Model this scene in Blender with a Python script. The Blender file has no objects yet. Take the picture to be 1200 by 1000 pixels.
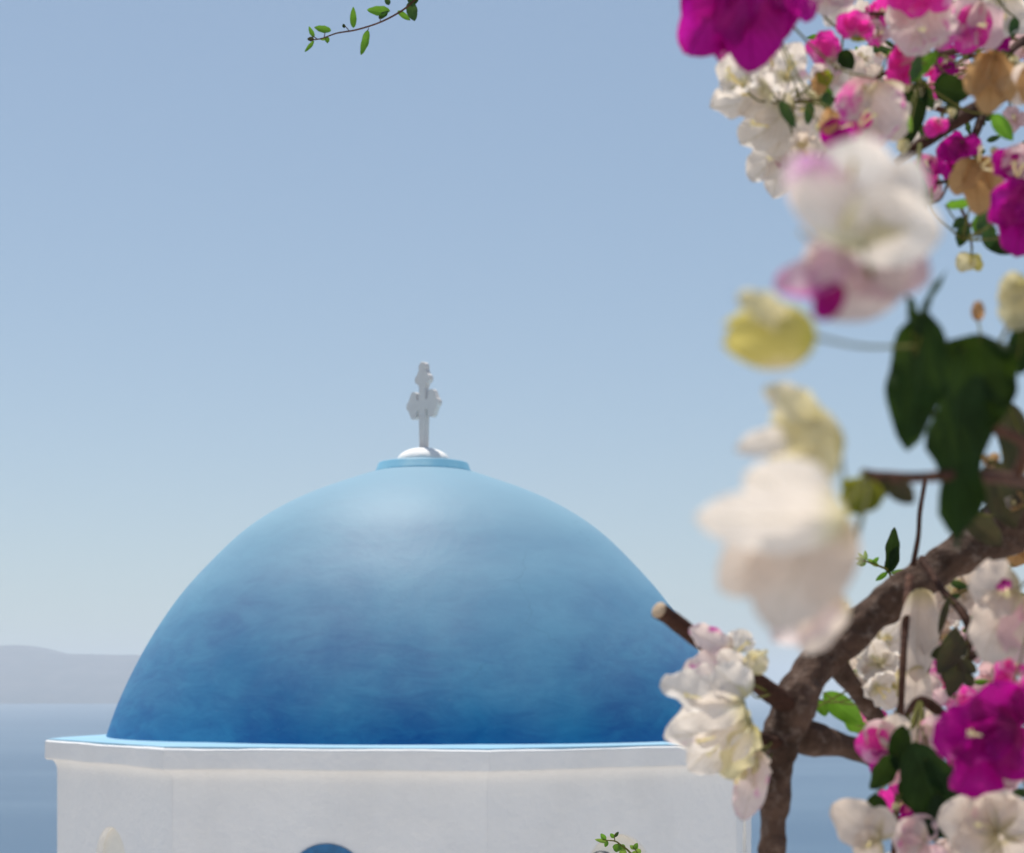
import bpy, bmesh, math, random
from mathutils import Vector, Matrix, noise
R = math.radians
C = bpy.context.scene.collection
scene = bpy.context.scene

# ------------------------------------------------------------------ camera, sky, sun, exposure
F = 2104.0            # focal length in photo pixels (photo is 1200 wide)
HZ = 805.0            # horizon row
EYE = 1.6
cam_d = bpy.data.cameras.new('camera'); cam = bpy.data.objects.new('camera', cam_d); C.objects.link(cam)
scene.camera = cam
cam.location = (0, 0, EYE); cam.rotation_euler = (R(90), 0, 0)
cam_d.sensor_width = 36; cam_d.lens = F/1200*36
cam_d.shift_y = (HZ-500)/1200
cam_d.clip_start = .02; cam_d.clip_end = 90000
cam_d.dof.use_dof = True; cam_d.dof.focus_distance = 3.2; cam_d.dof.aperture_fstop = 11.0

SUN_EL, SUN_AZ = R(72), R(27)      # azimuth measured left of straight ahead
sdir = Vector((-math.sin(SUN_AZ)*math.cos(SUN_EL), math.cos(SUN_AZ)*math.cos(SUN_EL), math.sin(SUN_EL)))
sl = bpy.data.lights.new('sun', 'SUN'); so = bpy.data.objects.new('sun', sl); C.objects.link(so)
sl.energy = 4.8; sl.angle = R(.6); sl.color = (1, .95, .87)
so.rotation_euler = sdir.to_track_quat('Z', 'Y').to_euler(); so.location = (0, 0, 30)
w = bpy.data.worlds.new('World'); scene.world = w; w.use_nodes = True
wn = w.node_tree.nodes; wl = w.node_tree.links
bg = wn['Background']; sky = wn.new('ShaderNodeTexSky'); sky.sky_type = 'NISHITA'; sky.sun_disc = False
sky.sun_elevation = SUN_EL; sky.sun_rotation = -SUN_AZ
sky.altitude = 60; sky.air_density = 1.0; sky.dust_density = .6; sky.ozone_density = .6
wt = wn.new('ShaderNodeMix'); wt.data_type = 'RGBA'; wt.blend_type = 'MULTIPLY'; wt.inputs[0].default_value = 1; wt.inputs[7].default_value = (.90, 1.01, 1.11, 1)
gm = wn.new('ShaderNodeGamma'); gm.inputs[1].default_value = .62; wl.new(sky.outputs[0], gm.inputs[0]); wl.new(gm.outputs[0], wt.inputs[6]); wl.new(wt.outputs[2], bg.inputs[0]); bg.inputs[1].default_value = .176
scene.view_settings.view_transform = 'Standard'; scene.view_settings.look = 'None'
scene.view_settings.gamma = 1; scene.view_settings.exposure = 0.09
scene.render.engine = 'CYCLES'
scene.cycles.max_bounces = 8; scene.cycles.transmission_bounces = 6; scene.cycles.volume_bounces = 1

def at(x, y, d):
    """a point d metres ahead that stands at photo pixel x, y"""
    return Vector(((x-600)/F*d, d, EYE-(y-HZ)/F*d))

# ------------------------------------------------------------------ helpers
def obj(name, bm, mats, parent=None, smooth=True):
    me = bpy.data.meshes.new(name); bm.to_mesh(me); bm.free()
    if not isinstance(mats, (list, tuple)): mats = [mats]
    for m in mats: me.materials.append(m)
    if smooth:
        for p in me.polygons: p.use_smooth = True
    o = bpy.data.objects.new(name, me); C.objects.link(o)
    if parent is not None:
        o.parent = parent; o.matrix_parent_inverse = parent.matrix_world.inverted()
    return o
def thing(name, label, cat, loc=(0, 0, 0), group=None):
    o = bpy.data.objects.new(name, None); C.objects.link(o); o.location = loc
    o['label'] = label; o['category'] = cat
    if group: o['group'] = group
    bpy.context.view_layer.update()
    return o

class NT:
    def __init__(s, name):
        s.m = bpy.data.materials.new(name); s.m.use_nodes = True
        s.n = s.m.node_tree.nodes; s.l = s.m.node_tree.links
        s.b = s.n['Principled BSDF']; s.out = s.n['Material Output']
    def new(s, t, **k):
        n = s.n.new(t)
        for a, b in k.items():
            if a.startswith('i_'): n.inputs[a[2:].replace('_', ' ')].default_value = b
            else: setattr(n, a, b)
        return n
    def link(s, a, b): s.l.new(a, b)
    def math(s, op, a, b=None, clamp=False):
        n = s.n.new('ShaderNodeMath'); n.operation = op; n.use_clamp = clamp
        for i, v in enumerate((a, b)):
            if v is None: continue
            if isinstance(v, (int, float)): n.inputs[i].default_value = v
            else: s.l.new(v, n.inputs[i])
        return n.outputs[0]
    def ramp(s, fac, a, b, lo=0., hi=1.):
        n = s.n.new('ShaderNodeMapRange'); n.inputs[1].default_value = a; n.inputs[2].default_value = b
        n.inputs[3].default_value = lo; n.inputs[4].default_value = hi; n.interpolation_type = 'SMOOTHSTEP'
        s.l.new(fac, n.inputs[0]); return n.outputs[0]
    def mix(s, fac, a, b, mode='MIX'):
        n = s.n.new('ShaderNodeMix'); n.data_type = 'RGBA'; n.blend_type = mode
        for i, v in ((0, fac), (6, a), (7, b)):
            if isinstance(v, (int, float)): n.inputs[i].default_value = v
            elif isinstance(v, tuple): n.inputs[i].default_value = (*v, 1)
            else: s.l.new(v, n.inputs[i])
        return n.outputs[2]
    def noise(s, vec, scale, detail=4, rough=.55, dist=0, fourd=None):
        n = s.n.new('ShaderNodeTexNoise'); n.inputs['Scale'].default_value = scale
        n.inputs['Detail'].default_value = detail; n.inputs['Roughness'].default_value = rough
        n.inputs['Distortion'].default_value = dist
        if vec is not None: s.l.new(vec, n.inputs['Vector'])
        return n.outputs[0]
    def bump(s, h, strength, dist, normal=None):
        n = s.n.new('ShaderNodeBump'); n.inputs['Strength'].default_value = strength
        n.inputs['Distance'].default_value = dist; s.l.new(h, n.inputs['Height'])
        if normal is not None: s.l.new(normal, n.inputs['Normal'])
        return n.outputs[0]
    def coord(s, which='Object', scale=None):
        n = s.n.new('ShaderNodeTexCoord').outputs[which]
        if scale:
            m = s.n.new('ShaderNodeMapping'); m.inputs['Scale'].default_value = scale; s.l.new(n, m.inputs[0]); n = m.outputs[0]
        return n

# ------------------------------------------------------------------ materials
def mat_plaster(name, col, dirt, amt=.5, bevel=.02):
    t = NT(name); co = t.coord()
    big = t.noise(co, 1.3, 5, .6); streak = t.noise(t.coord(scale=(1.1, 1.1, .3)), 1.7, 5, .6); fine = t.noise(co, 26, 4, .6)
    f = t.ramp(t.math('ADD', t.math('MULTIPLY', big, .5), t.math('MULTIPLY', streak, .5)), .42, .68, 0, amt)
    c = t.mix(f, col, dirt)
    c = t.mix(t.ramp(fine, .3, .75, 0, .12), c, dirt)
    t.link(c, t.b.inputs['Base Color']); t.b.inputs['Roughness'].default_value = .85
    bv = t.new('ShaderNodeBevel', samples=4); bv.inputs['Radius'].default_value = bevel
    n1 = t.bump(big, .7, .07, bv.outputs[0]); n2 = t.bump(fine, .35, .008, n1)
    t.link(n2, t.b.inputs['Normal']); return t.m
M_wall = mat_plaster('white_plaster', (.82, .815, .81), (.70, .695, .69))
M_cream = mat_plaster('cream_plaster', (.80, .77, .70), (.68, .63, .53))
M_white = mat_plaster('limewash', (.84, .83, .81), (.7, .69, .67), .3, .006)
M_cross_shade = mat_plaster('cross_white_shaded', (.62, .61, .61), (.46, .45, .44), .5, .004)  # white of the cross greyed, its shade put into the colour
M_ledge = mat_plaster('pale_blue_limewash', (.24, .44, .58), (.32, .50, .60), .6, .01)

def mat_dome():
    t = NT('blue_dome_paint'); co = t.coord()
    sep = t.new('ShaderNodeSeparateXYZ'); t.link(co, sep.inputs[0])
    ang = t.math('ARCTAN2', sep.outputs[0], sep.outputs[1])
    cmb = t.new('ShaderNodeCombineXYZ'); t.link(t.math('MULTIPLY', ang, 5), cmb.inputs[0]); t.link(t.math('MULTIPLY', sep.outputs[2], .55), cmb.inputs[1])
    streak = t.noise(cmb.outputs[0], 1.6, 7, .62, .4)          # rain-washed streaks running down the dome
    cloud = t.noise(co, .75, 6, .6, .3); brush = t.noise(t.coord(scale=(1, 1, 3.2)), 2.6, 7, .7, .8)
    speck = t.noise(co, 38, 3, .5)
    f = t.math('ADD', t.math('MULTIPLY', streak, .55), t.math('MULTIPLY', brush, .45))
    c = t.mix(t.ramp(cloud, .3, .7), (.0, .10, .36), (.0, .21, .46))
    c = t.mix(t.ramp(f, .38, .66, 0, .6), c, (.01, .33, .58))
    # chalky, sun-bleached paint in ragged runs; by slope it also paints in the sunlit crown
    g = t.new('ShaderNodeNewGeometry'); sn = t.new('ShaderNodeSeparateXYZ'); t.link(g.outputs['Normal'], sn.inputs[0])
    chalk_sunlit = t.math('ADD', sn.outputs[2], t.math('MULTIPLY', t.math('SUBTRACT', t.math('ADD', t.math('MULTIPLY', streak, .8), t.math('MULTIPLY', brush, .2)), .5), .42))
    c = t.mix(t.ramp(chalk_sunlit, .20, .90, 0, .85), c, (.43, .67, .77))
    c = t.mix(t.ramp(speck, .72, .78, 0, .25), c, (.4, .5, .56))
    t.link(c, t.b.inputs['Base Color'])
    t.b.inputs['Roughness'].default_value = .58; t.b.inputs['Diffuse Roughness'].default_value = 1.
    t.b.inputs['Specular IOR Level'].default_value = .22
    t.b.inputs['Sheen Weight'].default_value = .0; t.b.inputs['Sheen Roughness'].default_value = .5
    t.b.inputs['Sheen Tint'].default_value = (.75, .9, 1, 1)
    vo = t.new('ShaderNodeTexVoronoi', feature='DISTANCE_TO_EDGE'); vo.inputs['Scale'].default_value = 1.1
    wv = t.new('ShaderNodeVectorMath', operation='ADD'); t.link(co, wv.inputs[0]); wn_ = t.new('ShaderNodeTexNoise'); wn_.inputs['Scale'].default_value = 3; wn_.inputs['Detail'].default_value = 6; t.link(wn_.outputs['Color'], wv.inputs[1]); t.link(wv.outputs[0], vo.inputs['Vector'])
    crack = t.math('MULTIPLY', t.ramp(vo.outputs['Distance'], 0, .006, 1, 0), t.ramp(cloud, .52, .62))     # a few hairline cracks
    c = t.mix(t.math('MULTIPLY', crack, .14), c, (.01, .05, .14)); t.link(c, t.b.inputs['Base Color'])
    n1 = t.bump(cloud, .3, .07); n2 = t.bump(brush, .16, .010, n1); n3 = t.bump(speck, .12, .003, n2)
    t.link(n3, t.b.inputs['Normal']); return t.m
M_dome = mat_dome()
def mat_simple(name, col, rough=.5, bumpscale=None, col2=None, sc=20):
    t = NT(name); co = t.coord()
    n = t.noise(co, sc, 4)
    t.link(t.mix(t.ramp(n, .3, .7), col, col2 or tuple(c*.75 for c in col)), t.b.inputs['Base Color'])
    t.b.inputs['Roughness'].default_value = rough
    if bumpscale: t.link(t.bump(n, .4, bumpscale), t.b.inputs['Normal'])
    return t.m
M_rim = mat_simple('rim_blue_paint', (.16, .40, .56), .55, .004, (.22, .45, .58), 9)
M_shutter = mat_simple('blue_shutter_paint', (.02, .16, .36), .45, .002)
M_iron = mat_simple('dark_iron', (.03, .03, .035), .5)
M_pane = mat_simple('window_glass', (.03, .05, .07), .12)

def mat_petal(name, col, blush, amount, base_tint, trans=.5, edge=.0, vein=(.55, .45, .30), veinamt=.35):
    t = NT(name); uv = t.coord('UV'); sep = t.new('ShaderNodeSeparateXYZ'); t.link(uv, sep.inputs[0])
    u, v = sep.outputs[0], sep.outputs[1]
    oi = t.new('ShaderNodeObjectInfo'); rnd = oi.outputs['Random']
    a = t.math('ABSOLUTE', t.math('SUBTRACT', u, .5))
    ob = t.coord(); mp = t.new('ShaderNodeVectorMath', operation='ADD'); t.link(ob, mp.inputs[0])
    cr = t.new('ShaderNodeCombineXYZ'); t.link(t.math('MULTIPLY', rnd, 40), cr.inputs[0]); t.link(cr.outputs[0], mp.inputs[1])
    nz = t.noise(mp.outputs[0], 38, 4, .6); nf = t.noise(mp.outputs[0], 260, 4, .6)
    # blush patches, stronger towards the edge
    s = t.math('ADD', nz, t.math('MULTIPLY', a, edge))
    s = t.math('ADD', s, t.math('MULTIPLY', t.math('SUBTRACT', rnd, .5), .10))
    c = t.mix(t.ramp(s, .66-amount*.4, .80-amount*.4), col, blush)
    c = t.mix(t.ramp(nf, .3, .7, 0, .16), c, tuple(x*.7 for x in col))
    mid = t.ramp(a, .0, .022, 1, 0)
    ph = t.math('FRACT', t.math('ADD', t.math('MULTIPLY', v, 7.), t.math('MULTIPLY', a, -7.5)))
    sv = t.ramp(t.math('ABSOLUTE', t.math('SUBTRACT', ph, .5)), .0, .10, 1, 0)
    ve = t.math('MAXIMUM', mid, t.math('MULTIPLY', sv, .55))
    c = t.mix(t.math('MULTIPLY', ve, veinamt), c, vein)
    c = t.mix(t.ramp(v, .0, .28, .7, 0), c, base_tint)
    hs = t.new('ShaderNodeHueSaturation'); t.link(c, hs.inputs['Color'])
    t.link(t.math('ADD', t.math('MULTIPLY', rnd, .22), .88), hs.inputs['Value']); c = hs.outputs[0]
    t.link(c, t.b.inputs['Base Color']); t.b.inputs['Roughness'].default_value = .55; t.b.inputs['Specular IOR Level'].default_value = .35
    hgt = t.math('ADD', t.math('MULTIPLY', ve, -.6), t.math('MULTIPLY', nf, .6))
    nrm = t.bump(hgt, .6, .0012); t.link(nrm, t.b.inputs['Normal'])
    tr = t.new('ShaderNodeBsdfTranslucent'); t.link(t.mix(1., c, (1., .93, .86) if col[1] > .3 else (1., .8, .9), 'MULTIPLY'), tr.inputs[0]); t.link(nrm, tr.inputs[1])
    mx = t.new('ShaderNodeMixShader'); mx.inputs[0].default_value = trans*.92
    t.link(t.b.outputs[0], mx.inputs[1]); t.link(tr.outputs[0], mx.inputs[2]); t.link(mx.outputs[0], t.out.inputs[0])
    return t.m
P = {
 'white': mat_petal('white_bract', (.90, .85, .80), (.80, .48, .64), .0, (.62, .58, .26), .42, .04, (.50, .42, .18), .55),
 'faint': mat_petal('faintly_lilac_bract', (.84, .77, .73), (.72, .36, .66), .12, (.62, .58, .3), .42, .16),
 'blush': mat_petal('blush_bract', (.84, .72, .70), (.72, .06, .45), .25, (.70, .55, .40), .46, .12),
 'beige': mat_petal('beige_bract', (.82, .72, .64), (.72, .42, .50), .02, (.50, .42, .16), .42, .08),
 'palepink': mat_petal('pale_pink_bract', (.80, .58, .62), (.70, .04, .42), .22, (.80, .60, .55), .46, .15),
 'pinkwash': mat_petal('pink_washed_bract', (.86, .62, .74), (.78, .08, .58), .24, (.80, .6, .6), .46, .25),
 'pink': mat_petal('hot_pink_bract', (.86, .05, .44), (.88, .50, .66), .34, (.85, .6, .6), .5, .0, (.5, .0, .2)),
 'magenta': mat_petal('magenta_bract', (.44, .003, .25), (.52, .006, .36), .3, (.26, .005, .10), .52, .0, (.20, .0, .10), .6),
 'tan': mat_petal('dry_tan_bract', (.56, .34, .15), (.62, .46, .30), .15, (.30, .13, .03), .48, .1, (.25, .11, .03), .5),
 'yellow': mat_petal('yellow_green_bract', (.60, .54, .17), (.80, .74, .5), .22, (.42, .42, .04), .45, .12, (.36, .36, .05)),
 'cream': mat_petal('cream_bract', (.74, .68, .42), (.78, .72, .60), .2, (.42, .38, .10), .45, .1, (.45, .40, .14)),
 'olive': mat_petal('green_bud_bract', (.30, .32, .03), (.42, .40, .06), .2, (.2, .22, .02), .45, .1, (.2, .2, .02)),
}
def mat_leaf(name, c1, c2, trans, rough=.38):
    t = NT(name); uv = t.coord('UV'); sep = t.new('ShaderNodeSeparateXYZ'); t.link(uv, sep.inputs[0])
    u, v = sep.outputs[0], sep.outputs[1]; a = t.math('ABSOLUTE', t.math('SUBTRACT', u, .5))
    nz = t.noise(t.coord(), 70, 4); rnd = t.new('ShaderNodeObjectInfo').outputs['Random']
    mid = t.ramp(a, 0, .03, 1, 0)
    ph = t.math('FRACT', t.math('ADD', t.math('MULTIPLY', v, 6.), t.math('MULTIPLY', a, -5.)))
    sv = t.ramp(t.math('ABSOLUTE', t.math('SUBTRACT', ph, .5)), 0, .08, 1, 0)
    ve = t.math('MAXIMUM', mid, t.math('MULTIPLY', sv, .5))
    c = t.mix(t.ramp(nz, .3, .7), c1, c2)
    c = t.mix(t.math('MULTIPLY', ve, .35), c, tuple(min(1, x*2.2+.02) for x in c2))
    hs = t.new('ShaderNodeHueSaturation'); t.link(c, hs.inputs['Color']); t.link(t.math('ADD', t.math('MULTIPLY', rnd, .5), .75), hs.inputs['Value']); c = hs.outputs[0]
    t.link(c, t.b.inputs['Base Color']); t.b.inputs['Roughness'].default_value = rough; t.b.inputs['Specular IOR Level'].default_value = .15 if rough > .6 else .4
    nrm = t.bump(t.math('ADD', t.math('MULTIPLY', ve, -.6), nz), .5, .0012); t.link(nrm, t.b.inputs['Normal'])
    tr = t.new('ShaderNodeBsdfTranslucent'); t.link(t.mix(.5, c, (.22, .38, .02)), tr.inputs[0])
    mx = t.new('ShaderNodeMixShader'); mx.inputs[0].default_value = trans
    t.link(t.b.outputs[0], mx.inputs[1]); t.link(tr.outputs[0], mx.inputs[2]); t.link(mx.outputs[0], t.out.inputs[0])
    return t.m
L = {
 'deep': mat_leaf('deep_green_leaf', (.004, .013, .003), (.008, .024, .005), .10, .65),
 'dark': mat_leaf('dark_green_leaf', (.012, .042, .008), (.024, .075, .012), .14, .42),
 'bright': mat_leaf('bright_green_leaf', (.07, .20, .012), (.11, .28, .02), .4),
 'young': mat_leaf('young_green_leaf', (.20, .34, .04), (.30, .44, .07), .35),
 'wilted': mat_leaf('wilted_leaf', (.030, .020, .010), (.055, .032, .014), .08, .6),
}
def mat_bark(name, c1, c2, c3, sc=1.):
    t = NT(name); co = t.coord()
    n1 = t.noise(co, 22*sc, 6, .65, .5); n2 = t.noise(co, 110*sc, 5, .6)
    vo = t.new('ShaderNodeTexVoronoi'); vo.inputs['Scale'].default_value = 60*sc; t.link(co, vo.inputs['Vector'])
    c = t.mix(t.ramp(n1, .3, .7), c1, c2); c = t.mix(t.ramp(n2, .5, .8, 0, .6), c, c3)
    t.link(c, t.b.inputs['Base Color']); t.b.inputs['Roughness'].default_value = .85; t.b.inputs['Specular IOR Level'].default_value = .2
    h = t.math('ADD', t.math('ADD', n1, t.math('MULTIPLY', n2, .5)), t.math('MULTIPLY', vo.outputs['Distance'], .3))
    t.link(t.bump(h, 1., .009/sc), t.b.inputs['Normal']); return t.m
M_bark = mat_bark('gnarled_brown_bark', (.040, .022, .014), (.115, .068, .048), (.26, .20, .165))
M_darkbark = mat_bark('dark_brown_bark', (.035, .015, .010), (.07, .030, .018), (.10, .05, .035), 2)
M_twig = mat_bark('brown_twig', (.06, .025, .018), (.11, .05, .03), (.14, .08, .05), 3)
M_green = mat_bark('green_stalk', (.10, .10, .02), (.15, .14, .03), (.13, .08, .03), 3)
M_cut = mat_simple('pale_cut_wood', (.50, .38, .26), .8, .001, (.40, .28, .18), 300)
M_bloom = mat_simple('cream_bloom', (.85, .78, .50), .6, None, (.80, .62, .22), 300)
M_stigma = mat_simple('ochre_stigma', (.50, .34, .03), .6, None, (.42, .25, .02), 200)

# ------------------------------------------------------------------ far setting
SEA = -110.
def sea():
    bm = bmesh.new(); rings = [0, 60, 200, 600, 1500, 4000, 9000, 16000, 28000]; n = 96; prev = None
    c = bm.verts.new((0, 0, SEA))
    for r in rings[1:]:
        cur = [bm.verts.new((r*math.cos(2*math.pi*k/n), r*math.sin(2*math.pi*k/n), SEA)) for k in range(n)]
        for k in range(n):
            if prev is None: bm.faces.new((c, cur[k], cur[(k+1) % n]))
            else: bm.faces.new((prev[k], cur[k], cur[(k+1) % n], prev[(k+1) % n]))
        prev = cur
    t = NT('sea_water'); co = t.coord()
    n1 = t.noise(t.coord(scale=(1, 2.2, 1)), .09, 8, .65); n2 = t.noise(t.coord(scale=(.25, 1, 1)), .004, 4, .5)
    t.link(t.mix(t.ramp(n2, .35, .65), (.045, .10, .17), (.07, .13, .20)), t.b.inputs['Base Color'])
    t.b.inputs['Roughness'].default_value = .42; t.b.inputs['IOR'].default_value = 1.33
    t.link(t.bump(n1, .6, 1.6), t.b.inputs['Normal'])
    o = obj('sea', bm, t.m, smooth=False); o['kind'] = 'structure'
sea()
def hills():
    bm = bmesh.new(); nx, ny = 260, 26; X0, X1 = -9500, 1500; grid = []
    Y0 = 11800
    def ridge(x):
        px = 600 + x/13000*F
        z = 232 + 6*math.sin(px*.02) + 5*noise.noise(Vector((x*.004, 3, 0))) + 2.5*noise.noise(Vector((x*.02, 5, 0)))
        s = max(0, min(1, (62-px)/34)); s = s*s*(3-2*s); z += 66*s*(1+.02*noise.noise(Vector((x*.01, 1, 0))))
        if px < -60: z += 70*noise.noise(Vector((x*.0006, 9, 0)))
        e = max(0, min(1, (1500-x)/1600)); z = SEA-20 + (z-SEA+20)*math.sqrt(e)
        return z
    for i in range(nx+1):
        x = X0+(X1-X0)*i/nx; row = []; rz = ridge(x)
        coast = 340*noise.noise(Vector((x*.0006, 0, 2)))+110*noise.noise(Vector((x*.004, 0, 4)))
        for j in range(ny+1):
            t = j/ny; y = Y0 + coast*(1-t) + 1300*t + max(0, t-.85)*9000
            prof = min(1, t/.85)**.62
            z = SEA-15 + (rz-SEA+15)*prof
            if t > .9: z -= (t-.9)*500
            z += 26*noise.noise(Vector((x*.006, y*.002, z*.012)))*math.sin(math.pi*min(1, t/.86))
            row.append(bm.verts.new((x, y + 60*noise.noise(Vector((x*.008, 7, z*.006))), z)))
        grid.append(row)
    for i in range(nx):
        for j in range(ny): bm.faces.new((grid[i][j], grid[i+1][j], grid[i+1][j+1], grid[i][j+1]))
    t = NT('volcanic_cliff'); co = t.coord(scale=(1, 1, 3))
    n = t.noise(co, .006, 8, .7); n2 = t.noise(t.coord(scale=(1, 1, .2)), .02, 6, .7)
    c = t.mix(t.ramp(n, .35, .65), (.035, .028, .035), (.085, .065, .065)); c = t.mix(t.ramp(n2, .5, .75, 0, .6), c, (.03, .025, .03))
    t.link(c, t.b.inputs['Base Color']); t.b.inputs['Roughness'].default_value = .95
    o = obj('hills', bm, t.m); o['kind'] = 'structure'
hills()
def ground():
    bm = bmesh.new()
    ys = [-400, -120, -40, -15, -5, 0, 2, 3, 4, 5, 6, 7, 8, 9, 10, 12, 14, 17, 20, 25, 30, 38, 48, 60, 80, 100, 130, 160, 200]
    xs = [-900, -500, -250, -120, -70, -40, -25, -16, -11, -7, -4, -2, 0, 2, 4, 7, 11, 16, 25, 40, 70, 120, 250, 500, 900]
    def h(x, y):
        if y < 3: z = 0 if y > -15 else (-15-y)*.12
        elif y < 9: s = (y-3)/6; z = -6.2*s*s*(3-2*s)
        elif y < 19: z = -6.2
        else: z = -6.2-(y-19)*.72
        if y > 19 or abs(x) > 14 or y < -15: z += 1.6*noise.noise(Vector((x*.05, y*.05, 0)))
        return z
    g = [[bm.verts.new((x, y, max(h(x, y), SEA-8))) for y in ys] for x in xs]
    for i in range(len(xs)-1):
        for j in range(len(ys)-1): bm.faces.new((g[i][j], g[i+1][j], g[i+1][j+1], g[i][j+1]))
    t = NT('dry_hillside'); co = t.coord(); n = t.noise(co, .8, 8, .65); n2 = t.noise(co, 14, 5, .6)
    c = t.mix(t.ramp(n, .35, .65), (.24, .20, .15), (.34, .30, .24)); c = t.mix(t.ramp(n2, .55, .75, 0, .5), c, (.15, .14, .07))
    sp_ = t.new('ShaderNodeSeparateXYZ'); t.link(t.coord(), sp_.inputs[0])
    near = t.math('MULTIPLY', t.ramp(sp_.outputs[1], 21, 23, 1, 0), t.ramp(t.math('ABSOLUTE', sp_.outputs[0]), 15, 16, 1, 0))
    c = t.mix(near, c, t.mix(t.ramp(n2, .4, .7), (.60, .57, .54), (.50, .475, .45)))      # unseen terrace ground, made pale to bounce sunlight onto the walls
    t.link(c, t.b.inputs['Base Color']); t.b.inputs['Roughness'].default_value = .95
    t.link(t.bump(t.math('ADD', n, n2), .6, .05), t.b.inputs['Normal'])
    o = obj('ground', bm, t.m); o['kind'] = 'structure'
ground()

def catmull(pts, sub=6):
    out = []
    n = len(pts)
    for i in range(n-1):
        p0 = pts[max(0, i-1)]; p1 = pts[i]; p2 = pts[i+1]; p3 = pts[min(n-1, i+2)]
        for j in range(sub):
            t = j/sub
            out.append(tuple(.5*((2*b)+(-a+c)*t+(2*a-5*b+4*c-d)*t*t+(-a+3*b-3*c+d)*t**3) for a, b, c, d in zip(p0, p1, p2, p3)))
    out.append(tuple(pts[-1])); return out
# ------------------------------------------------------------------ the church
RO = 2.885                                 # circumradius of the octagonal cornice
CX, CY = -.262*RO, 5.028*RO                # centre of the drum
TH = -.574
Z = lambda k: EYE - k*RO                   # height k cornice radii below the eye
def ang(k): return TH + k*math.pi/4
def octa(r, z):
    r *= 1.014
    return [Vector((math.sin(ang(k))*r, -math.cos(ang(k))*r, z)) for k in range(8)]
church = thing('church', 'white octagonal chapel drum topped by a large blue dome with a white cross', 'church', (CX, CY, Z(1.9)-2.6))
OFF = Vector((CX, CY, 0))
def rings_obj(name, rs, m, top=False, bottom=False, smooth=False):
    bm = bmesh.new(); prev = None
    for r, z in rs:
        cur = [bm.verts.new(v+OFF) for v in octa(r, z)]
        if prev:
            for k in range(8): bm.faces.new((prev[k], prev[(k+1) % 8], cur[(k+1) % 8], cur[k]))
        elif bottom: bm.faces.new(cur)
        prev = cur
    if top: bm.faces.new(prev)
    bmesh.ops.recalc_face_normals(bm, faces=bm.faces)
    return obj(name, bm, m, church, smooth)
zt, zb = Z(.143), Z(.1955)
def wavy(name, rs, m, amp=.006, nseg=26):
    bm = bmesh.new(); prev = None
    for qi, (r, z) in enumerate(rs):
        o8 = octa(r, z); cur = []
        for k in range(8):
            for i in range(nseg):
                v = o8[k].lerp(o8[(k+1) % 8], i/nseg); n_ = noise.noise(Vector((v.x*1.7, v.y*1.7, qi*.35)))+.4*noise.noise(Vector((v.x*6, v.y*6, qi*.5)))
                cur.append(bm.verts.new(v*1.0 + v.normalized()*amp*.6*n_ + Vector((0, 0, amp*n_)) + OFF))
        if prev:
            for k in range(len(cur)): bm.faces.new((prev[k], prev[(k+1) % len(cur)], cur[(k+1) % len(cur)], cur[k]))
        prev = cur
    bmesh.ops.recalc_face_normals(bm, faces=bm.faces)
    return obj(name, bm, m, church, False)
wavy('cornice', [(.968*RO, zb-.001), (RO*.993, zb), (RO, zb+.012), (RO*.999, zt-.012), (RO*.994, zt), (.90*RO, zt+.004)], M_wall)
# light blue ledge laid on the cornice around the dome
bm = bmesh.new(); sk = [bm.verts.new(v+OFF) for v in octa(RO*.9935, zt-.012)]; a = [bm.verts.new(v+OFF) for v in octa(RO*.9925, zt+.010)]; b = [bm.verts.new(v+OFF) for v in octa(RO*.955, zt+.022)]; c2 = [bm.verts.new(v+OFF) for v in octa(RO*.80, zt+.03)]
for k in range(8):
    bm.faces.new((sk[k], sk[(k+1) % 8], a[(k+1) % 8], a[k])); bm.faces.new((a[k], a[(k+1) % 8], b[(k+1) % 8], b[k])); bm.faces.new((b[k], b[(k+1) % 8], c2[(k+1) % 8], c2[k]))
obj('ledge', bm, M_ledge, church, False)
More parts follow.
